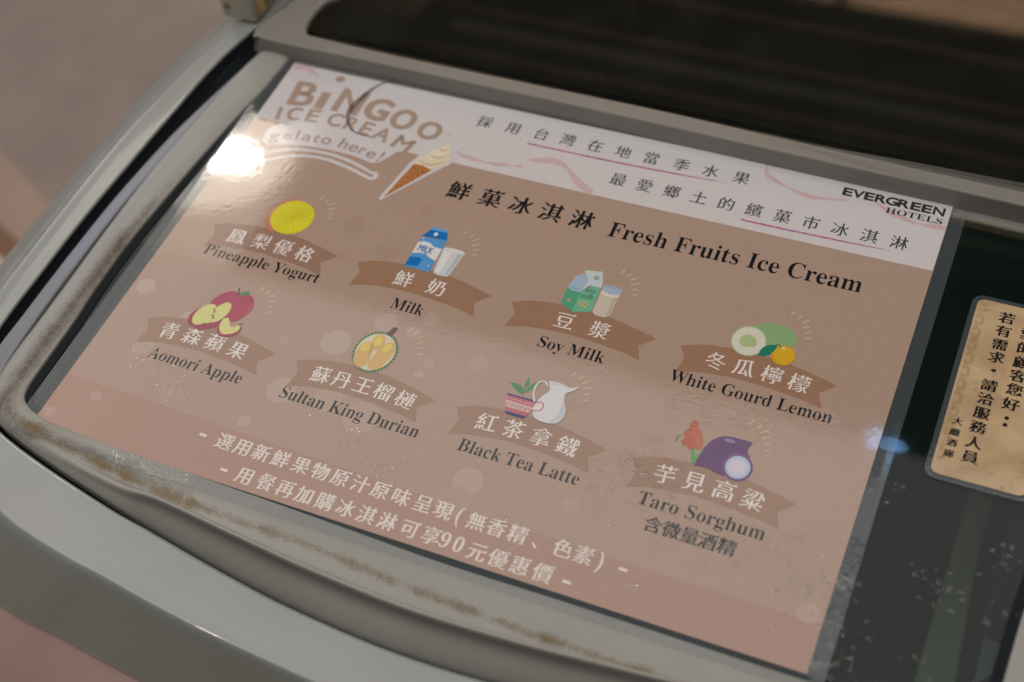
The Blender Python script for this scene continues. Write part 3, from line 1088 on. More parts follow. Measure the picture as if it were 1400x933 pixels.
k = Ink(Z0 + 0.00010)
k.poly([(108.3, 94.5), (106.9, 92.5), (112.0, 61), (114.6, 54), (119, 46), (123.5, 40.6), (128, 36.5), (131.0, 39.5), (134.2, 46), (136.2, 54.5), (134, 57.5), (128, 66)], WHITE)
CONE = (0.44, 0.17, 0.055)
k.poly([(109.3, 91.5), (114.8, 61.5), (118.5, 58.3), (127.5, 62.5), (124, 68)], CONE)
for i in range(7):
    t = i / 7
    k.stroke([(109.8 + 5.6 * t, 89 - 29 * t), (112.2 + 14.5 * t, 87.0 - 25 * t)], 0.42, (0.24, 0.075, 0.02))
    k.stroke([(110.0 + 2.2 * i, 89.5 - 3.4 * i), (113.0 + 1.0 * i, 70 - 1.5 * i)], 0.35, (0.60, 0.30, 0.12))
SW = [(0.76, 0.66, 0.50), (0.62, 0.49, 0.33), (0.80, 0.71, 0.56)]
k.poly([(114.6, 61), (115.4, 55.5), (119.5, 50), (128, 46.5), (134.2, 50), (134.6, 54.6), (131, 59), (126.5, 62.4), (120, 60.5)], SW[0])
k.stroke([(116.5, 57.5), (122, 59), (128, 57.5), (133.4, 52.5)], 1.6, SW[1], taper=hump)
k.poly([(119.5, 51), (121.5, 46), (127, 41.8), (131.5, 44.5), (133.0, 49), (128, 53), (122, 54)], SW[2])
k.stroke([(120.5, 50.8), (125, 52.2), (129.5, 50.6), (132.6, 47.3)], 1.4, SW[1], taper=hump)
k.poly([(123.8, 45.5), (125.5, 41), (128.2, 38.2), (130.2, 41), (130.8, 44.5), (127, 47)], SW[0])
k.stroke([(124.4, 44.6), (127.5, 45.8), (130.2, 43.2)], 1.1, SW[1], taper=hump)
k.build("cone_picture", MP)

# ---- eight flavours
RX = [21.6, 117.2, 212.3, 308.7]
RY = [141.4, 215.6]
SHAPE_TOP = [(0.2, 0.3), (9.5, -4.2), (24, -6.4), (38, -6.6), (54, -6.4), (67.5, -4.0)]
SHAPE_END = [(82.6, -0.2)]
SHAPE = spline([(0.3, 0.2), (10.5, -4.0), (25, -6.4), (38, -7.0), (54, -6.3), (68, -3.8), (83.0, -0.4)], 5)[:-1] + [(83.2, 0.1)] + [(75.8, 7.2)] + [(79.4, 15.7), (78.4, 15.9)] + \
    spline([(78.4, 15.9), (66, 13.5), (47, 11.8), (38, 11.5), (27, 12.0), (14, 13.8), (3.0, 17.2)], 5)[1:] + [(4.9, 7.0)]
FLAV = [  # column, row, han, pitch centres, latin, latin left, width, baseline
    (0, 0, "鳳梨優格", [40.3, 56.2, 70.8, 85.3], "Pineapple Yogurt", 26.8, 75.3, 163.3),
    (1, 0, "鮮奶", [148.4, 168.8], "Milk", 149.6, 19.4, 166.3),
    (2, 0, "豆漿", [245.0, 265.2], "Soy Milk", 237.0, 37.2, 165.6),
    (3, 0, "冬瓜檸檬", [329.6, 344.4, 359.3, 373.6], "White Gourd Lemon", 310.2, 84.6, 164.9),
    (0, 1, "青森蘋果", [39.0, 53.6, 68.2, 83.0], "Aomori Apple", 36.4, 58.6, 239.8),
    (1, 1, "蘇丹王榴槤", [134.8, 147.1, 159.8, 172.0, 185.0], "Sultan King Durian", 119.6, 81.2, 240.2),
    (2, 1, "紅茶拿鐵", [231.5, 246.3, 261.3, 276.0], "Black Tea Latte", 223.4, 65.3, 240.0),
    (3, 1, "芋見高粱", [327.5, 342.3, 357.3, 371.8], "Taro Sorghum", 319.6, 63.2, 239.8),
]
SHADE = {(0, 0): (0.33, 0.20, 0.145)}
for cx, ry, han, us, lat, lu, lw, lv in FLAV:
    k = Ink(Z0 + 0.00004)
    ox, oy = RX[cx], RY[ry]
    rc = RIB if ry == 0 else (0.35, 0.215, 0.150)
    k.poly([(ox + a, oy + b) for a, b in SHAPE], SHADE.get((cx, ry), rc))
    rb = k.build("ribbon", MP)
    mid = ox + 40.5
    vs, rots = [], []
    for u in us:
        t = (u - mid) / 40
        vs.append(oy + 3.9 + 2.4 * t * t)
        rots.append(2 * 2.4 * t / 40 * 57.3)
    sz = 11.4 if len(us) < 5 else 10.9
    lettering("ribbon_lettering", rb, CREAM, Z0 + 0.00008, han_row(han, us, vs, sz, (0.016, -0.008, 0.05), sz * 1.06, rots))
    lettering("flavour_name", MP, BLACK, Z0 + 0.00008, [(bold(lat), lu, lv, 0, 11.0, 0, -0.010, -0.004, 0, lw)])
    # six little rays, right of the picture
    k = Ink(Z0 + 0.00006)
    rx0 = {0: 73.6 - 95.2 * 0, 1: 166.8, 2: 262.0, 3: 357.4}[cx] - 166.8
    ry0 = 0 if ry == 0 else 74.1
    if cx == 0:
        rx0 = 73.6 - 166.8
    for (a, b), (c, d) in (((166.8, 104.1), (168.3, 100.8)), ((170.8, 105.3), (172.8, 102.5)), ((173.7, 107.2), (176.9, 104.4)), ((175.1, 110.3), (178.9, 108.0)), ((177.0, 113.4), (179.9, 112.0)), ((178.2, 116.9), (180.7, 115.9))):
        k.stroke([(a + rx0, b + ry0), (c + rx0, d + ry0)], 0.62, RAY)
    k.build("ray_marks", MP)
lettering("alcohol_note_lettering", MP, (0.03, 0.032, 0.036), Z0 + 0.00008, han_row("含微量酒精", [331.4, 340.6, 349.7, 358.6, 368.0], 249.0, 9.1, (0.026, -0.002, 0.05), 9.6))
bl = (0.034, -0.0, 0)
FT = (0.78, 0.70, 0.65)
row1 = "選用新鮮果物原汁原味呈現"
row1b = "無香精、色素"
row2 = "用餐再加購冰淇淋可享"
SP = (0.024, -0.002, 0.06)
lettering("footer_lettering", MP, FT, Z0 + 0.00008,
          han_row(row1, [106.7, 117.8, 128.8, 140.1, 152.0, 163.3, 174.8, 186.1, 197.4, 208.9, 221.0, 232.2], 275.2, 9.9, SP, 10.6)
          + han_row(row1b, [250.3, 260.8, 272.0, 284.6, 295.4, 306.0], 275.6, 9.9, SP, 10.6)
          + [("(", 239.6, 278.6, 12, 12.5, 0, 0.012, 0, 0, 2.8), (")", 313.2, 279.3, 12, 12.5, 0, 0.012, 0, 0, 2.8)]
          + han_row(row2, [127.5, 139.7, 151.0, 162.2, 173.8, 185.4, 197.0, 208.5, 220.9, 232.4], 290.3, 9.9, SP, 10.6)
          + [(bold("9"), 237.4, 293.9, 0, 11.6, 0, 0, 0, 0, 5.0), (bold("0"), 244.6, 294.0, 0, 11.6, 0, 0, 0, 0, 5.0)]
          + han_row("元優惠價", [257.2, 268.3, 279.6, 291.2], 291.0, 9.9, SP, 10.6))
for u, v in ((93.5, 275.0), (326.2, 276.2), (115.2, 290.4), (303.6, 291.3)):
    k = Ink(Z0 + 0.00008)
    k.poly([(u - 2.1, v - 0.8), (u + 2.1, v - 0.8), (u + 2.1, v + 0.8), (u - 2.1, v + 0.8)], FT)
    k.build("footer_dash", MP)

# ---- pictures
ZP = Z0 + 0.00012
YEL = (0.72, 0.66, 0.03)
k = Ink(ZP)
k.poly([(49.2 + 0, 126), (49.6, 119), (52.6, 112.5), (57.5, 108.6), (63, 108.2), (60, 118), (58, 130), (60, 137), (54, 135.5), (50.5, 131.5)], (0.52, 0.22, 0.13))
k.ell(64.4, 122.2, 13.4, 13.6, (0.66, 0.42, 0.10), rot=-30)
k.ell(64.6, 122.4, 12.8, 12.9, YEL, rot=-30)
k.ell(64.6, 122.4, 11.0, 11.1, (0.78, 0.72, 0.05), rot=-30)
for i in range(26):
    t = math.radians(i * 360 / 26 + 4)
    k.stroke([(64.6 + 2.4 * math.cos(t), 122.4 + 2.4 * math.sin(t)), (64.6 + 11.2 * math.cos(t), 122.4 + 11.2 * math.sin(t))], 0.42, (0.60, 0.52, 0.02), taper=lambda t: .5 + t)
k.ell(64.6, 122.4, 2.0, 2.0, (0.66, 0.58, 0.03))
k.build("pineapple_picture", MP)

k = Ink(ZP)
RED = (0.40, 0.055, 0.10)
ap = spline([(63.5, 183.6), (67.5, 182.6), (72, 183.6), (75.6, 188), (76.2, 193), (74.2, 198.5), (70.8, 202.8), (66, 204.5), (58, 203), (52, 198), (51.2, 192.5), (54, 187), (58.6, 183.4), (63.5, 183.6)], 5)[:-1]
k.poly(ap, RED)
k.stroke([(74.6, 187), (75.0, 192), (73.0, 198)], 0.9, (0.52, 0.10, 0.15), taper=hump)
k.stroke([(63.6, 185.2), (62.4, 182.0), (61.3, 180.0)], 0.8, (0.10, 0.05, 0.04))
k.poly(spline([(63.6, 184.3), (65.6, 181.6), (68.6, 181.0), (69.0, 182.6), (66.8, 184.6), (63.8, 184.8)], 4), (0.07, 0.24, 0.14))
k.ell(50.6, 205.6, 6.0, 7.6, (0.34, 0.05, 0.09), rot=25)
k.poly(spline([(45.6, 203), (47.5, 210), (53, 214), (60, 211.5), (64, 207), (60, 199), (52, 198)], 4), (0.34, 0.05, 0.09))
PULP = (0.68, 0.66, 0.25)
k.ell(52.0, 203.4, 5.2, 8.2, PULP, rot=16)
k.ell(60.0, 199.4, 4.3, 8.0, PULP, rot=14)
k.ell(57.0, 203.0, 3.0, 6.0, PULP, rot=14)
k.stroke([(55.9, 196.5), (56.8, 200.5), (59.0, 205.6)], 0.25, (0.5, 0.42, 0.12))
for u, v in ((55.6, 198.6), (56.6, 200.2), (56.9, 202.8), (58.2, 204.0)):
    k.ell(u, v, 0.55, 0.75, (0.12, 0.04, 0.03))
k.poly(spline([(63.6, 203.4), (63.8, 209.5), (68, 214.3), (73.8, 213.0), (77.6, 208.5), (76.6, 204.6), (72, 206)], 4), (0.36, 0.05, 0.09))
k.poly(spline([(64.0, 203.0), (64.6, 208.4), (68.4, 212.4), (73.2, 211.2), (76.4, 207.6), (75.4, 204.4), (72.0, 206.2), (69.0, 204.4), (66.6, 201.4), (64.0, 203.0)], 4)[:-1], PULP)
k.stroke([(68.6, 203.2), (70.6, 206.2), (73.6, 206.0)], 0.8, (0.60, 0.38, 0.16))
k.stroke([(74.6, 203.6), (76.4, 202.8)], 0.4, (0.1, 0.04, 0.03))
k.build("apple_picture", MP)

k = Ink(ZP)
BL1, BL2 = (0.10, 0.33, 0.66), (0.015, 0.17, 0.50)
k.poly([(144.4, 113.7), (159.8, 110.9), (159.8, 136.2), (144.4, 136.2)], BL1)
k.poly([(147.3, 104.0), (157.4, 103.8), (157.6, 106.0), (147.2, 106.4)], (0.14, 0.38, 0.68))
k.poly([(147.2, 106.2), (157.6, 105.8), (159.8, 111.2), (144.4, 112.6)], BL2)
k.ell(151.6, 108.8, 1.25, 1.35, (0.74, 0.76, 0.78))
k.poly([(144.4, 117.4), (147, 115.6), (151.5, 116.0), (154.5, 118.0), (159.8, 118.2), (159.8, 127.4), (156, 126.4), (152, 124.0), (148, 124.6), (144.4, 126.0)], (0.74, 0.74, 0.72))
k.poly([(144.4, 128.6), (150.6, 127.6), (152.2, 129.2), (151.6, 134.0), (144.4, 135.2)], BL2)
for u, v in ((146.0, 114.0), (157.6, 132.0)):
    k.ell(u, v, 0.5, 0.6, (0.6, 0.7, 0.8))
k.build("milk_carton_picture", MP)
pc = bpy.data.objects["milk_carton_picture"]
lettering("carton_lettering", pc, (0.02, 0.16, 0.48), ZP + 0.0002, [("MILK", 146.2, 123.2, 0, 6.8, 3, 0.02, 0, 0, 9.2)])
k = Ink(ZP)
k.poly([(160.3, 117.2), (173.7, 117.0), (171.6, 135.0), (170.6, 136.2), (166.7, 136.6), (162.8, 136.0), (162.0, 135.0)], (0.62, 0.63, 0.64))
k.ell(167.0, 117.2, 6.7, 1.5, (0.70, 0.70, 0.70))
k.poly([(161.3, 118.6), (166.5, 119.2), (165.8, 135.4), (162.8, 134.6)], (0.76, 0.76, 0.76))
k.poly([(170.4, 118.9), (172.6, 118.4), (170.6, 134.3), (169.2, 134.9)], (0.46, 0.48, 0.50))
k.build("milk_glass_picture", MP)

k = Ink(ZP)
GR = (0.12, 0.42, 0.26)
k.poly([(237.9, 120.9), (246.0, 121.5), (246.4, 137.9), (238.2, 133.9)], (0.10, 0.37, 0.23))
k.poly([(245.9, 121.5), (255.4, 114.8), (256.0, 134.8), (246.4, 137.9)], (0.17, 0.47, 0.31))
k.poly([(237.9, 121.2), (239.3, 113.4), (245.4, 108.8), (247.6, 114.8), (246.0, 122.4)], (0.38, 0.48, 0.60))
k.poly([(237.9, 120.2), (241.5, 122.6), (246, 122.2), (246, 123.6), (241, 124.0), (237.9, 122.2)], (0.38, 0.48, 0.60))
k.poly([(242.4, 108.1), (252.3, 106.2), (255.5, 114.8), (255.4, 117.4), (249.0, 117.6), (246.0, 122.6), (247.0, 114.8)], (0.55, 0.63, 0.66))
k.ell(250.6, 111.4, 1.5, 1.7, (0.40, 0.36, 0.30))
k.ell(241.8, 131.0, 0.9, 1.1, (0.60, 0.34, 0.15))
for u, v in ((248.2, 130.6), (250.6, 129.6), (252.6, 130.4), (249.6, 132.2), (251.8, 132.6)):
    k.ell(u, v, 1.0, 0.8, (0.62, 0.42, 0.16))
k.build("soy_carton_picture", MP)
pc = bpy.data.objects["soy_carton_picture"]
lettering("carton_lettering", pc, (0.12, 0.20, 0.16), ZP + 0.0002, [("Soy", 248.0, 122.6, 0, 4.8, -6, 0, 0, 0, 5.6), ("milk", 247.3, 127.3, 0, 4.8, -6, 0, 0, 0, 7.0)])
k = Ink(ZP)
k.poly([(256.4, 115.6), (267.1, 115.6), (266.6, 134.6), (264, 136.3), (259.5, 136.3), (256.9, 134.8)], (0.60, 0.54, 0.44))
k.ell(261.8, 115.6, 5.3, 1.7, (0.34, 0.43, 0.54))
k.poly([(256.5, 116.2), (267.0, 116.2), (266.9, 119.2), (261.5, 120.4), (256.6, 119.2)], (0.40, 0.48, 0.58))
k.poly([(256.6, 119.0), (262, 120.4), (266.9, 119.0), (266.8, 121.2), (261.5, 122.2), (256.6, 121.2)], (0.74, 0.66, 0.60))
k.poly([(264.6, 121.6), (266.3, 121.2), (265.9, 134.2), (264.6, 135.2)], (0.50, 0.43, 0.33))
k.build("soy_glass_picture", MP)

k = Ink(ZP)
k.ell(352.0, 121.4, 13.4, 9.2, (0.27, 0.42, 0.20), rot=-10)
k.ell(341.6, 127.6, 9.3, 10.0, (0.36, 0.48, 0.28), rot=-10)
k.ell(341.6, 127.6, 8.7, 9.4, (0.68, 0.67, 0.56), rot=-10)
k.poly(spline([(337.0, 127.0), (338.6, 124.2), (341.6, 123.6), (344.4, 124.8), (346.0, 127.6), (345.4, 130.6), (342.6, 131.2), (340.4, 132.0), (337.6, 130.6), (337.0, 127.0)], 3)[:-1], (0.42, 0.52, 0.26))
k.ell(361.0, 131.2, 6.1, 6.5, (0.66, 0.36, 0.02))
k.ell(361.6, 131.0, 5.2, 5.8, (0.70, 0.42, 0.03))
k.ell(360.0, 126.6, 1.0, 0.7, (0.74, 0.66, 0.40))
k.poly(spline([(348.8, 135.2), (349.2, 130.6), (352.0, 127.2), (356.2, 126.0), (355.6, 130.4), (353.0, 134.0), (348.8, 135.2)], 4)[:-1], (0.02, 0.22, 0.14))
k.stroke([(355.6, 126.4), (357.0, 124.9), (358.4, 126.8)], 0.4, (0.05, 0.05, 0.03))
k.build("gourd_and_lemon_picture", MP)

k = Ink(ZP)
DG = (0.08, 0.20, 0.09)
sp_ = []
for i in range(38 * 2):
    t = 2 * math.pi * i / 76
    r = 1.0 if i % 2 == 0 else 1.13
    sp_.append((155.9 + 11.4 * r * math.cos(t), 196.8 + 13.1 * r * math.sin(t)))
k.poly(sp_, DG)
k.ell(155.9, 196.8, 11.5, 13.2, (0.10, 0.24, 0.11))
k.ell(155.9, 196.8, 10.9, 12.6, (0.68, 0.60, 0.46))
DUR = (0.66, 0.42, 0.15)
k.ell(150.6, 202.4, 4.6, 6.6, DUR, rot=-15)
k.ell(150.2, 196.6, 4.2, 5.0, (0.66, 0.42, 0.14), rot=10)
k.ell(154.6, 190.4, 3.6, 5.4, (0.66, 0.42, 0.14), rot=-5)
k.ell(161.2, 196.6, 4.6, 9.0, DUR, rot=10)
k.ell(159.8, 203.4, 4.2, 5.0, DUR, rot=20)
for u, v, rx, ry in ((149.2, 195.6, 2.4, 3.0), (154.4, 189.6, 2.1, 3.4), (161.0, 192.4, 2.0, 3.2)):
    k.ell(u, v, rx, ry, (0.72, 0.60, 0.12), rot=8)
k.stroke([(152.6, 193.0), (153.6, 197.8), (154.2, 200.0)], 0.4, (0.42, 0.24, 0.06))
k.poly([(156.2, 184.0), (158.2, 178.0), (161.0, 178.4), (159.4, 184.6)], (0.13, 0.075, 0.06))
k.build("durian_picture", MP)

k = Ink(ZP)
LG = (0.07, 0.26, 0.12)
k.stroke([(242.4, 198.0), (242.0, 193.0), (243.0, 189.5)], 0.45, LG)
k.poly(spline([(242.2, 197.0), (239.0, 196.6), (233.4, 192.6), (238, 192.0), (241.4, 194.0), (242.2, 197.0)], 4)[:-1], LG)
k.poly(spline([(242.8, 196.6), (243.2, 192.0), (245.4, 188.2), (248.2, 186.6), (246.6, 191.0), (242.8, 196.6)], 4)[:-1], (0.09, 0.30, 0.13))
k.poly(spline([(241.6, 193.6), (240.6, 189.6), (241.2, 186.2), (242.6, 189.2), (241.6, 193.6)], 4)[:-1], (0.09, 0.30, 0.13))
BR = (0.50, 0.13, 0.17)
k.poly([(234.6, 199.4), (252.6, 199.4), (251.2, 205.6), (248.5, 211.0), (238.4, 211.0), (235.6, 205.8)], BR)
k.poly([(234.4, 199.0), (252.8, 199.0), (252.7, 200.0), (234.5, 200.0)], (0.03, 0.04, 0.18))
k.poly([(234.9, 201.6), (252.2, 201.6), (252.1, 202.0), (235.0, 202.0)], (0.70, 0.45, 0.45))
k.poly([(235.3, 203.2), (251.8, 203.2), (250.3, 207.3), (236.4, 207.3)], (0.68, 0.50, 0.48))
for i in range(6):
    u = 237.2 + i * 2.5
    k.ell(u, 205.2, 0.95, 1.75, BR)
    k.ell(u, 205.2, 0.62, 1.3, (0.74, 0.66, 0.62))
    k.ell(u, 205.3, 0.33, 0.55, (0.04, 0.04, 0.10))
k.poly([(237.8, 209.9), (249.0, 209.9), (248.4, 211.4), (238.4, 211.4)], (0.03, 0.04, 0.18))
k.build("tea_bowl_picture", MP)
k = Ink(ZP + 0.0002)
JW = (0.70, 0.69, 0.70)
k.stroke([(252.8, 188.4), (250.4, 186.4), (247.6, 187.4), (246.8, 191.0), (247.6, 195.6), (250.0, 200.0)], 1.0, JW)
k.poly(spline([(252.2, 185.0), (258, 184.6), (264.5, 185.6), (268.2, 183.6), (266.6, 187.0), (263.6, 189.6), (263.9, 193.6), (267.0, 199.6), (267.6, 204.4), (265.8, 208.6), (261, 210.3), (255, 209.8), (251.6, 206.6), (250.9, 200.6), (252.4, 195.2), (254.6, 191.0), (253.2, 187.6), (252.2, 185.0)], 4)[:-1], JW)
k.poly(spline([(264.2, 194.4), (266.6, 200.0), (266.8, 205.0), (264.0, 208.8), (262.0, 209.4), (264.6, 204.0), (264.0, 198.4), (264.2, 194.4)], 4)[:-1], (0.55, 0.56, 0.62))
k.stroke([(253.4, 185.9), (259, 185.7), (265.4, 186.0)], 0.5, (0.50, 0.50, 0.54))
k.stroke([(250.9, 200.0), (253.8, 199.2), (255.4, 201.4), (254.4, 204.4), (250.6, 205.6)], 0.6, BR)
k.poly(spline([(250.6, 203.0), (252.6, 200.8), (254.2, 201.4), (253.4, 203.8), (250.8, 204.9), (250.6, 203.0)], 3)[:-1], (0.72, 0.70, 0.68))
k.build("milk_jug_picture", MP)

k = Ink(ZP)
k.stroke([(338.3, 209.4), (336.4, 204), (335.0, 199.0)], 1.8, (0.10, 0.34, 0.10))
k.stroke([(338.0, 208.6), (339.4, 203.6), (341.4, 200.6)], 1.4, (0.11, 0.36, 0.12))
k.stroke([(326.0, 199.4), (326.0, 196.8), (327.6, 195.4)], 0.9, (0.09, 0.30, 0.10))
for i, (u, v, r) in enumerate([(331.6, 186.4, 1.9), (332.0, 189.4, 2.3), (330.6, 193.2, 2.4), (334.6, 192.0, 2.6), (332.4, 196.6, 2.7), (336.6, 195.6, 2.5), (334.2, 199.0, 2.4), (337.6, 198.4, 1.8), (330.6, 198.2, 1.9), (332.4, 192.6, 1.9)]):
    c = (0.52, 0.155, 0.085) if i % 2 else (0.46, 0.12, 0.07)
    k.ell(u, v, r, r * 1.15, c)
k.poly(spline([(339.0, 210.2), (339.8, 203.0), (341.4, 196.0), (345.0, 190.8), (350.0, 188.4), (356.0, 188.2), (361.9, 188.3), (361.2, 191.6), (361.6, 195.0), (363.4, 197.0), (362.0, 203), (356.0, 210.6), (351.0, 211.0), (345.0, 209.6), (339.0, 210.2)], 4)[:-1], (0.13, 0.055, 0.17))
k.ell(351.2, 190.8, 2.8, 1.2, (0.30, 0.18, 0.35))
for i in range(5):
    k.stroke([(341.6 + i * 2.6, 206 - i * 0.6), (343.6 + i * 2.6, 197 - i), (347.6 + i * 2.3, 191.5)], 0.25, (0.09, 0.035, 0.12))
k.ell(359.5, 204.5, 7.4, 8.0, (0.30, 0.16, 0.36), rot=-10)
k.ell(359.5, 204.5, 7.0, 7.6, (0.10, 0.03, 0.15), rot=-10)
k.ell(359.5, 204.5, 6.2, 6.8, (0.45, 0.50, 0.66), rot=-10)
k.ell(359.5, 204.5, 5.0, 5.6, (0.56, 0.58, 0.71), rot=-10)
k.ell(359.5, 204.5, 3.4, 3.8, (0.68, 0.60, 0.70), rot=-10)
k.build("taro_and_sorghum_picture", MP)

# soft printed bubbles
bz = 0.0
for u, v, r, c, a in ((8.5, 195.7, 5.6, 1, .22), (44, 209, 4.6, 1, .18), (30, 234, 6, 1, .12), (24, 272, 3.4, 1, .16), (5, 289, 3.5, 1, .16), (96, 216, 3.2, 1, .18), (132.4, 197.8, 8.6, 1, .20), (119.0, 236, 8.5, 1, .17),
                      (146, 233, 8, 1, .10), (187, 194.6, 3.2, 1, .14), (170, 178, 4, 1, .12), (152.4, 176.6, 6.6, 1, .16), (175.6, 166, 4.6, 1, .12), (104, 205, 3, 1, .10), (236.7, 255.4, 8.0, 1, .16), (234, 269, 9, 1, .14),
                      (412.6, 269.0, 5.2, 1, .22), (110, 260, 4, 1, .14), (184.8, 203, 2.6, 1, .16), (102.8, 116.8, 6.4, 0, .22), (138.2, 93.6, 4.6, 0, .20), (107, 139, 3.4, 0, .18), (130.1, 129.0, 7.2, 0, .18), (140, 147, 4, 0, .16), (168, 238, 10, 1, .12), (212, 186, 5, 1, .08), (290, 252, 4.5, 1, .08)):
    k = Ink(Z0 + 0.000018 + bz)
    bz += 0.0000006
    under_ink, t = (BAND if v > 264 else BROWN), a * (0.75 if c else 0.45)
    k.ell(u, v, r, r, tuple(p_ + (q_ - p_) * t for p_, q_ in zip(under_ink, (0.80, 0.74, 0.70) if c else (0.22, 0.12, 0.11))))
    k.build("bubble", MP)

# clear laminate border round the sheet, fused rim
zl = 0.0010
k_out = [(-8.3, -6), (428.3, -6), (428.3, 305.6), (420, 306.8), (-4, 306.6), (-8.3, 303)]
inn = [(0, 0), (420, 0), (420, 298), (0, 298)]
V = [pm(-10.6, -9, zl), pm(428.2, -9, zl), pm(428.2, 306.5, 0.0026), pm(200, 306.3, 0.0034), pm(-8.2, 306.0, 0.0034),
     pm(0, -0.2, zl), pm(420, -0.2, zl), pm(420, 298, 0.0014), pm(200, 298, 0.0016), pm(0, 298, 0.0016)]
film = mesh_obj("laminate_border", V, [(5, 6, 1, 0), (6, 7, 2, 1), (7, 8, 3, 2), (8, 9, 4, 3), (9, 5, 0, 4)], M_FILM, MP)
so = film.modifiers.new("thickness", 'SOLIDIFY')
so.thickness = 0.0003
so.offset = -1

# ------------------------------------------------------------------ the notice card
NC = thing("notice_card", "small gold notice card in clear plastic with black vertical writing, right of the poster", "notice")


def rounded(u0, v0, u1, v1, r, n=6):
    pts = []
    for cx, cy, a0 in ((u1 - r, v0 + r, -90), (u1 - r, v1 - r, 0), (u0 + r, v1 - r, 90), (u0 + r, v0 + r, 180)):
        for i in range(n + 1):
            t = math.radians(a0 + 90 * i / n)
            pts.append((cx + r * math.cos(t), cy + r * math.sin(t)))
    return pts


m_card, nt, p, out = mat("marbled_gold_card")
pos = wpos(nt)
n = N(nt, 'ShaderNodeTexNoise')
n.inputs['Scale'].default_value = 45
n.inputs['Detail'].default_value = 7
n.inputs['Distortion'].default_value = 0.8
nt.links.new(pos, n.inputs['Vector'])
cr = N(nt, 'ShaderNodeValToRGB')
cr.color_ramp.elements[0].position = 0.32
cr.color_ramp.elements[0].color = (0.42, 0.28, 0.15, 1)
cr.color_ramp.elements[1].position = 0.68
cr.color_ramp.elements[1].color = (0.58, 0.42, 0.235, 1)
nt.links.new(n.outputs['Fac'], cr.inputs[0])
n3 = N(nt, 'ShaderNodeTexNoise')
n3.inputs['Scale'].default_value = 420
n3.inputs['Detail'].default_value = 3
nt.links.new(pos, n3.inputs['Vector'])
r3 = N(nt, 'ShaderNodeMapRange')
r3.inputs[1].default_value = 0.68
r3.inputs[2].default_value = 0.76
nt.links.new(n3.outputs['Fac'], r3.inputs[0])
mx = N(nt, 'ShaderNodeMix', data_type='RGBA')
nt.links.new(r3.outputs[0], mx.inputs['Factor'])
nt.links.new(cr.outputs[0], mx.inputs['A'])
mx.inputs['B'].default_value = (0.16, 0.09, 0.05, 1)
nt.links.new(mx.outputs['Result'], p.inputs['Base Color'])
p.inputs['Roughness'].default_value = 0.6
p.inputs['Coat Weight'].default_value = 1.0
p.inputs['Coat Roughness'].default_value = 0.06
nt.links.new(gloss_bump(nt, .5), p.inputs['Coat Normal'])
co = [pm(u, v)[:2] for u, v in rounded(446.2, 62.6, 491.0, 176.6, 4.0)]
prism("card_sheet", co, 0.0004, 0.0010, m_card, NC)
k = Ink(0.00102)
EMB = (0.36, 0.24, 0.11)
for i in range(24):
    v = 66 + i * 4.4
    for j in (0, 1):
        s = 1 if (i + j) % 2 else -1
        u = 448.6 + j * 2.2
        k.stroke([(u - 1.0, v - 1.2 * s), (u + 1.0, v + 1.2 * s)], 0.28, EMB)
        k.stroke([(u - 1.0, v + 0.6 * s), (u + 0.4, v + 2.0 * s)], 0.28, EMB)
        k.stroke([(488.8 - j * 2.2 - 1.0, v - 1.2 * s), (488.8 - j * 2.2 + 1.0, v + 1.2 * s)], 0.28, EMB)
k.stroke([(449, 70.2), (458, 70.0)], 0.25, EMB)
k.build("embossed_border", NC)["kind"] = "stuff"
CS = (0.040, 0.006, 0.04)


def han_col(txt, u, vs, size):
    out = []
    for ch, v in zip(txt, vs):
        out += han_row(ch, [u], v, size, CS, size * 0.98)
    return out


lettering("card_lettering", NC, (0.02, 0.018, 0.018), 0.00106,
          han_col("若有需求", 462.3, [72.0, 81.0, 90.1, 98.9], 8.0) + han_col("・", 462.6, [107.6], 9.0) + han_col("請洽服務人員", 462.4, [117.4, 126.2, 135.2, 144.2, 153.8, 162.6], 8.0)
          + han_col("親愛的顧客您好", 474.6, [69.5, 79.2, 88.9, 98.4, 107.2, 116.2, 125.6], 8.3) + han_col("大廳酒廊", 452.5, [143.7, 150.4, 157.0, 163.6], 5.0))
k = Ink(0.00106)
k.ell(474.2, 134.2, 1.15, 1.15, (0.02, 0.018, 0.018))
k.ell(474.2, 138.4, 1.15, 1.15, (0.02, 0.018, 0.018))
k.build("colon_mark", NC)
oo = [pm(u, v, 0.0008) for u, v in rounded(443.4, 59.8, 493.8, 179.4, 6.0)]
ii = [pm(u, v, 0.0008) for u, v in rounded(446.2, 62.6, 491.0, 176.6, 4.0)]
n_ = len(oo)
film2 = mesh_obj("plastic_sleeve", oo + ii, [(i, (i + 1) % n_, n_ + (i + 1) % n_, n_ + i)[::-1] for i in range(n_)], M_FILM, NC)
so = film2.modifiers.new("thickness", 'SOLIDIFY')
so.thickness = 0.0004

# ------------------------------------------------------------------ clear tape on the rear lid's edge
tp = [(0.0915, 0.1601, 0.0135), (0.122, 0.1587, 0.0135), (0.1835, 0.1615, 0.0135), (0.2427, 0.1626, 0.0135), (0.2734, 0.1623, 0.0135), (0.2766, 0.1426, 0.0135), (0.246, 0.1453, 0.0135), (0.2029, 0.1468, 0.0135)]
o = mesh_obj("clear_tape", tp, [tuple(range(len(tp)))], M_TAPE)
so = o.modifiers.new("thickness", 'SOLIDIFY')
so.thickness = 0.0002
tag(o, "thin strip of clear tape on the upper lid's front edge above the hotel name", "tape")

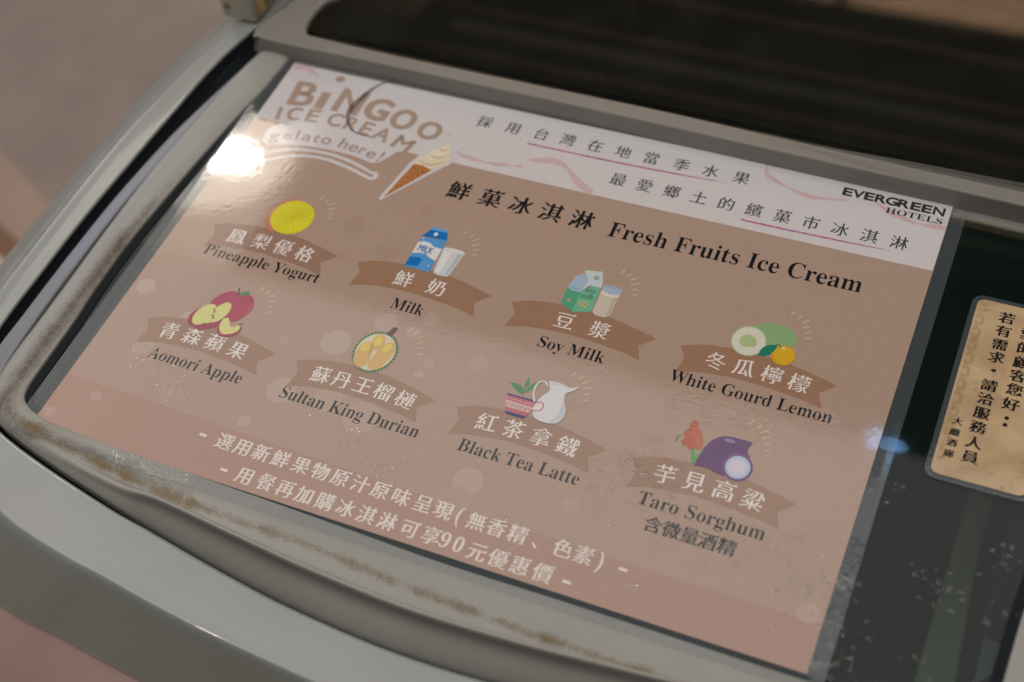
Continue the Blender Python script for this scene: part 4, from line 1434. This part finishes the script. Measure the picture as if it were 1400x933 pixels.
# ------------------------------------------------------------------ a wire's reflection over the logo, modelled as a translucent brown streak
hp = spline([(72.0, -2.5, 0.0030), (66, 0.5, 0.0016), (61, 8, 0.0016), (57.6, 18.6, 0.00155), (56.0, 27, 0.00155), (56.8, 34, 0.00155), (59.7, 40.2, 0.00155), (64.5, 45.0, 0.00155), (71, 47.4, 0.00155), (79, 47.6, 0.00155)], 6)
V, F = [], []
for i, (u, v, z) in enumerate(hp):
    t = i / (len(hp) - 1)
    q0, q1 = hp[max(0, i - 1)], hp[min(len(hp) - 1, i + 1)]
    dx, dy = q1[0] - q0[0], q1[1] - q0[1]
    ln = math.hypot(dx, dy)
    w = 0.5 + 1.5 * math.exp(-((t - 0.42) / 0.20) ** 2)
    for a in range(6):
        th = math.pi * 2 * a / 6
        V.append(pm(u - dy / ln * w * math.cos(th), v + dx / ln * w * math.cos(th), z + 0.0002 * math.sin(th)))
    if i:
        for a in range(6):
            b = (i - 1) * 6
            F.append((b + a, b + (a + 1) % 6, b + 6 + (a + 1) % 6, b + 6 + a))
m_h, nt, p, out = mat("reflection_streak")
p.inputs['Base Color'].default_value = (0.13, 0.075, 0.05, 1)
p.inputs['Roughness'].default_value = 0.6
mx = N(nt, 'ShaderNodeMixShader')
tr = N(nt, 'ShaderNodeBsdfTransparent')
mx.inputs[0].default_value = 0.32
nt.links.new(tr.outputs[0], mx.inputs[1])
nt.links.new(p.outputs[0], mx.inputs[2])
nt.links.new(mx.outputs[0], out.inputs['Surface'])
o = mesh_obj("reflection_streak", V, F, m_h, smooth=True)
tag(o, "thin brown curved streak standing in for the reflection of a wire across the logo at the poster's top left", "streak")

# ------------------------------------------------------------------ water drops
m_w, nt, p, out = mat("water")
nt.nodes.remove(p)
tr = N(nt, 'ShaderNodeBsdfTransparent')
tr.inputs[0].default_value = (0.96, 0.96, 0.96, 1)
glo_ = N(nt, 'ShaderNodeBsdfGlossy')
glo_.inputs['Roughness'].default_value = 0.02
fr_ = front_fresnel(nt, 1.5)
mx = N(nt, 'ShaderNodeMixShader')
nt.links.new(fr_.outputs[0], mx.inputs[0])
fog = N(nt, 'ShaderNodeMixShader')
fog.inputs[0].default_value = 0.010
fdf = N(nt, 'ShaderNodeBsdfDiffuse')
fdf.inputs[0].default_value = (0.75, 0.77, 0.78, 1)
nt.links.new(tr.outputs[0], fog.inputs[1])
nt.links.new(fdf.outputs[0], fog.inputs[2])
nt.links.new(fog.outputs[0], mx.inputs[1])
nt.links.new(glo_.outputs[0], mx.inputs[2])
nt.links.new(mx.outputs[0], out.inputs['Surface'])
R = random.Random(7)
V, F = [], []


def dropcap(u, v, r, h, z):
    b = len(V)
    nr, na = 5, 12
    sq, ro = 1 + R.random() * .35, R.random() * 3.14
    V.append(pm(u, v, z + h))
    for i in range(1, nr + 1):
        rr = r * i / nr
        zz = h * (1 - (i / nr) ** 2)
        for j in range(na):
            t = 2 * math.pi * j / na
            x, y = rr * math.cos(t) * sq, rr * math.sin(t)
            V.append(pm(u + x * math.cos(ro) - y * math.sin(ro), v + x * math.sin(ro) + y * math.cos(ro), z + zz))
    for j in range(na):
        F.append((b, b + 1 + j, b + 1 + (j + 1) % na)[::-1])
    for i in range(nr - 1):
        for j in range(na):
            a = b + 1 + i * na
            F.append((a + j, a + na + j, a + na + (j + 1) % na, a + (j + 1) % na)[::-1])


ZT = Z0 + 0.0002
for u, v, r in ((332.8, 281.7, 3.0), (323.0, 287.8, 1.8), (400, 281, 2.0), (404, 284, 1.5), (113.9, 258.9, 1.0), (18, 283, 2.3), (262, 269, 1.6), (247, 270, 1.4)):
    dropcap(u, v, r, r * 0.00028, ZT)
for cx, cy, s, n_d in ((318, 222, 11, 90), (345, 240, 18, 80), (385, 250, 18, 110), (408, 258, 12, 90), (190, 260, 8, 14), (58, 251, 10, 16), (370, 275, 18, 10), (414, 240, 8, 14), (300, 232, 12, 20)):
    for _ in range(n_d):
        u, v = R.gauss(cx, s), R.gauss(cy, s * .6)
        if u < 419 and v < 297:
            r = 0.4 + R.random() ** 2.0 * 1.3
            dropcap(u, v, r, r * 0.00042, ZT)
for cx, cy, s, n_d in ((424, 250, 4, 34), (424, 272, 4, 24), (424, 292, 4, 22), (440, 285, 9, 22), (458, 232, 9, 9), (468, 235, 7, 14), (474, 276, 6, 10), (490, 208, 5, 10), (497, 240, 5, 8), (434, 190, 6, 3), (470, 290, 10, 10), (425, 200, 3, 5)):
    for _ in range(n_d):
        u, v = R.gauss(cx, s), R.gauss(cy, s)
        if v > 297 and u < 500:
            continue
        r = 0.7 + R.random() ** 1.5 * 1.5
        if u < 428.5 and u > 420:
            z = 0.0014
        elif u <= 420:
            z = ZT
        else:
            z = -0.0005
        if 442 < u < 495 and v < 181:
            continue
        dropcap(u, v, r, r * 0.00042, z)
o = mesh_obj("water_droplets", V, F, m_w, smooth=True)
o["kind"] = "stuff"
o["label"] = "scattered small water droplets of condensation on poster and glass"
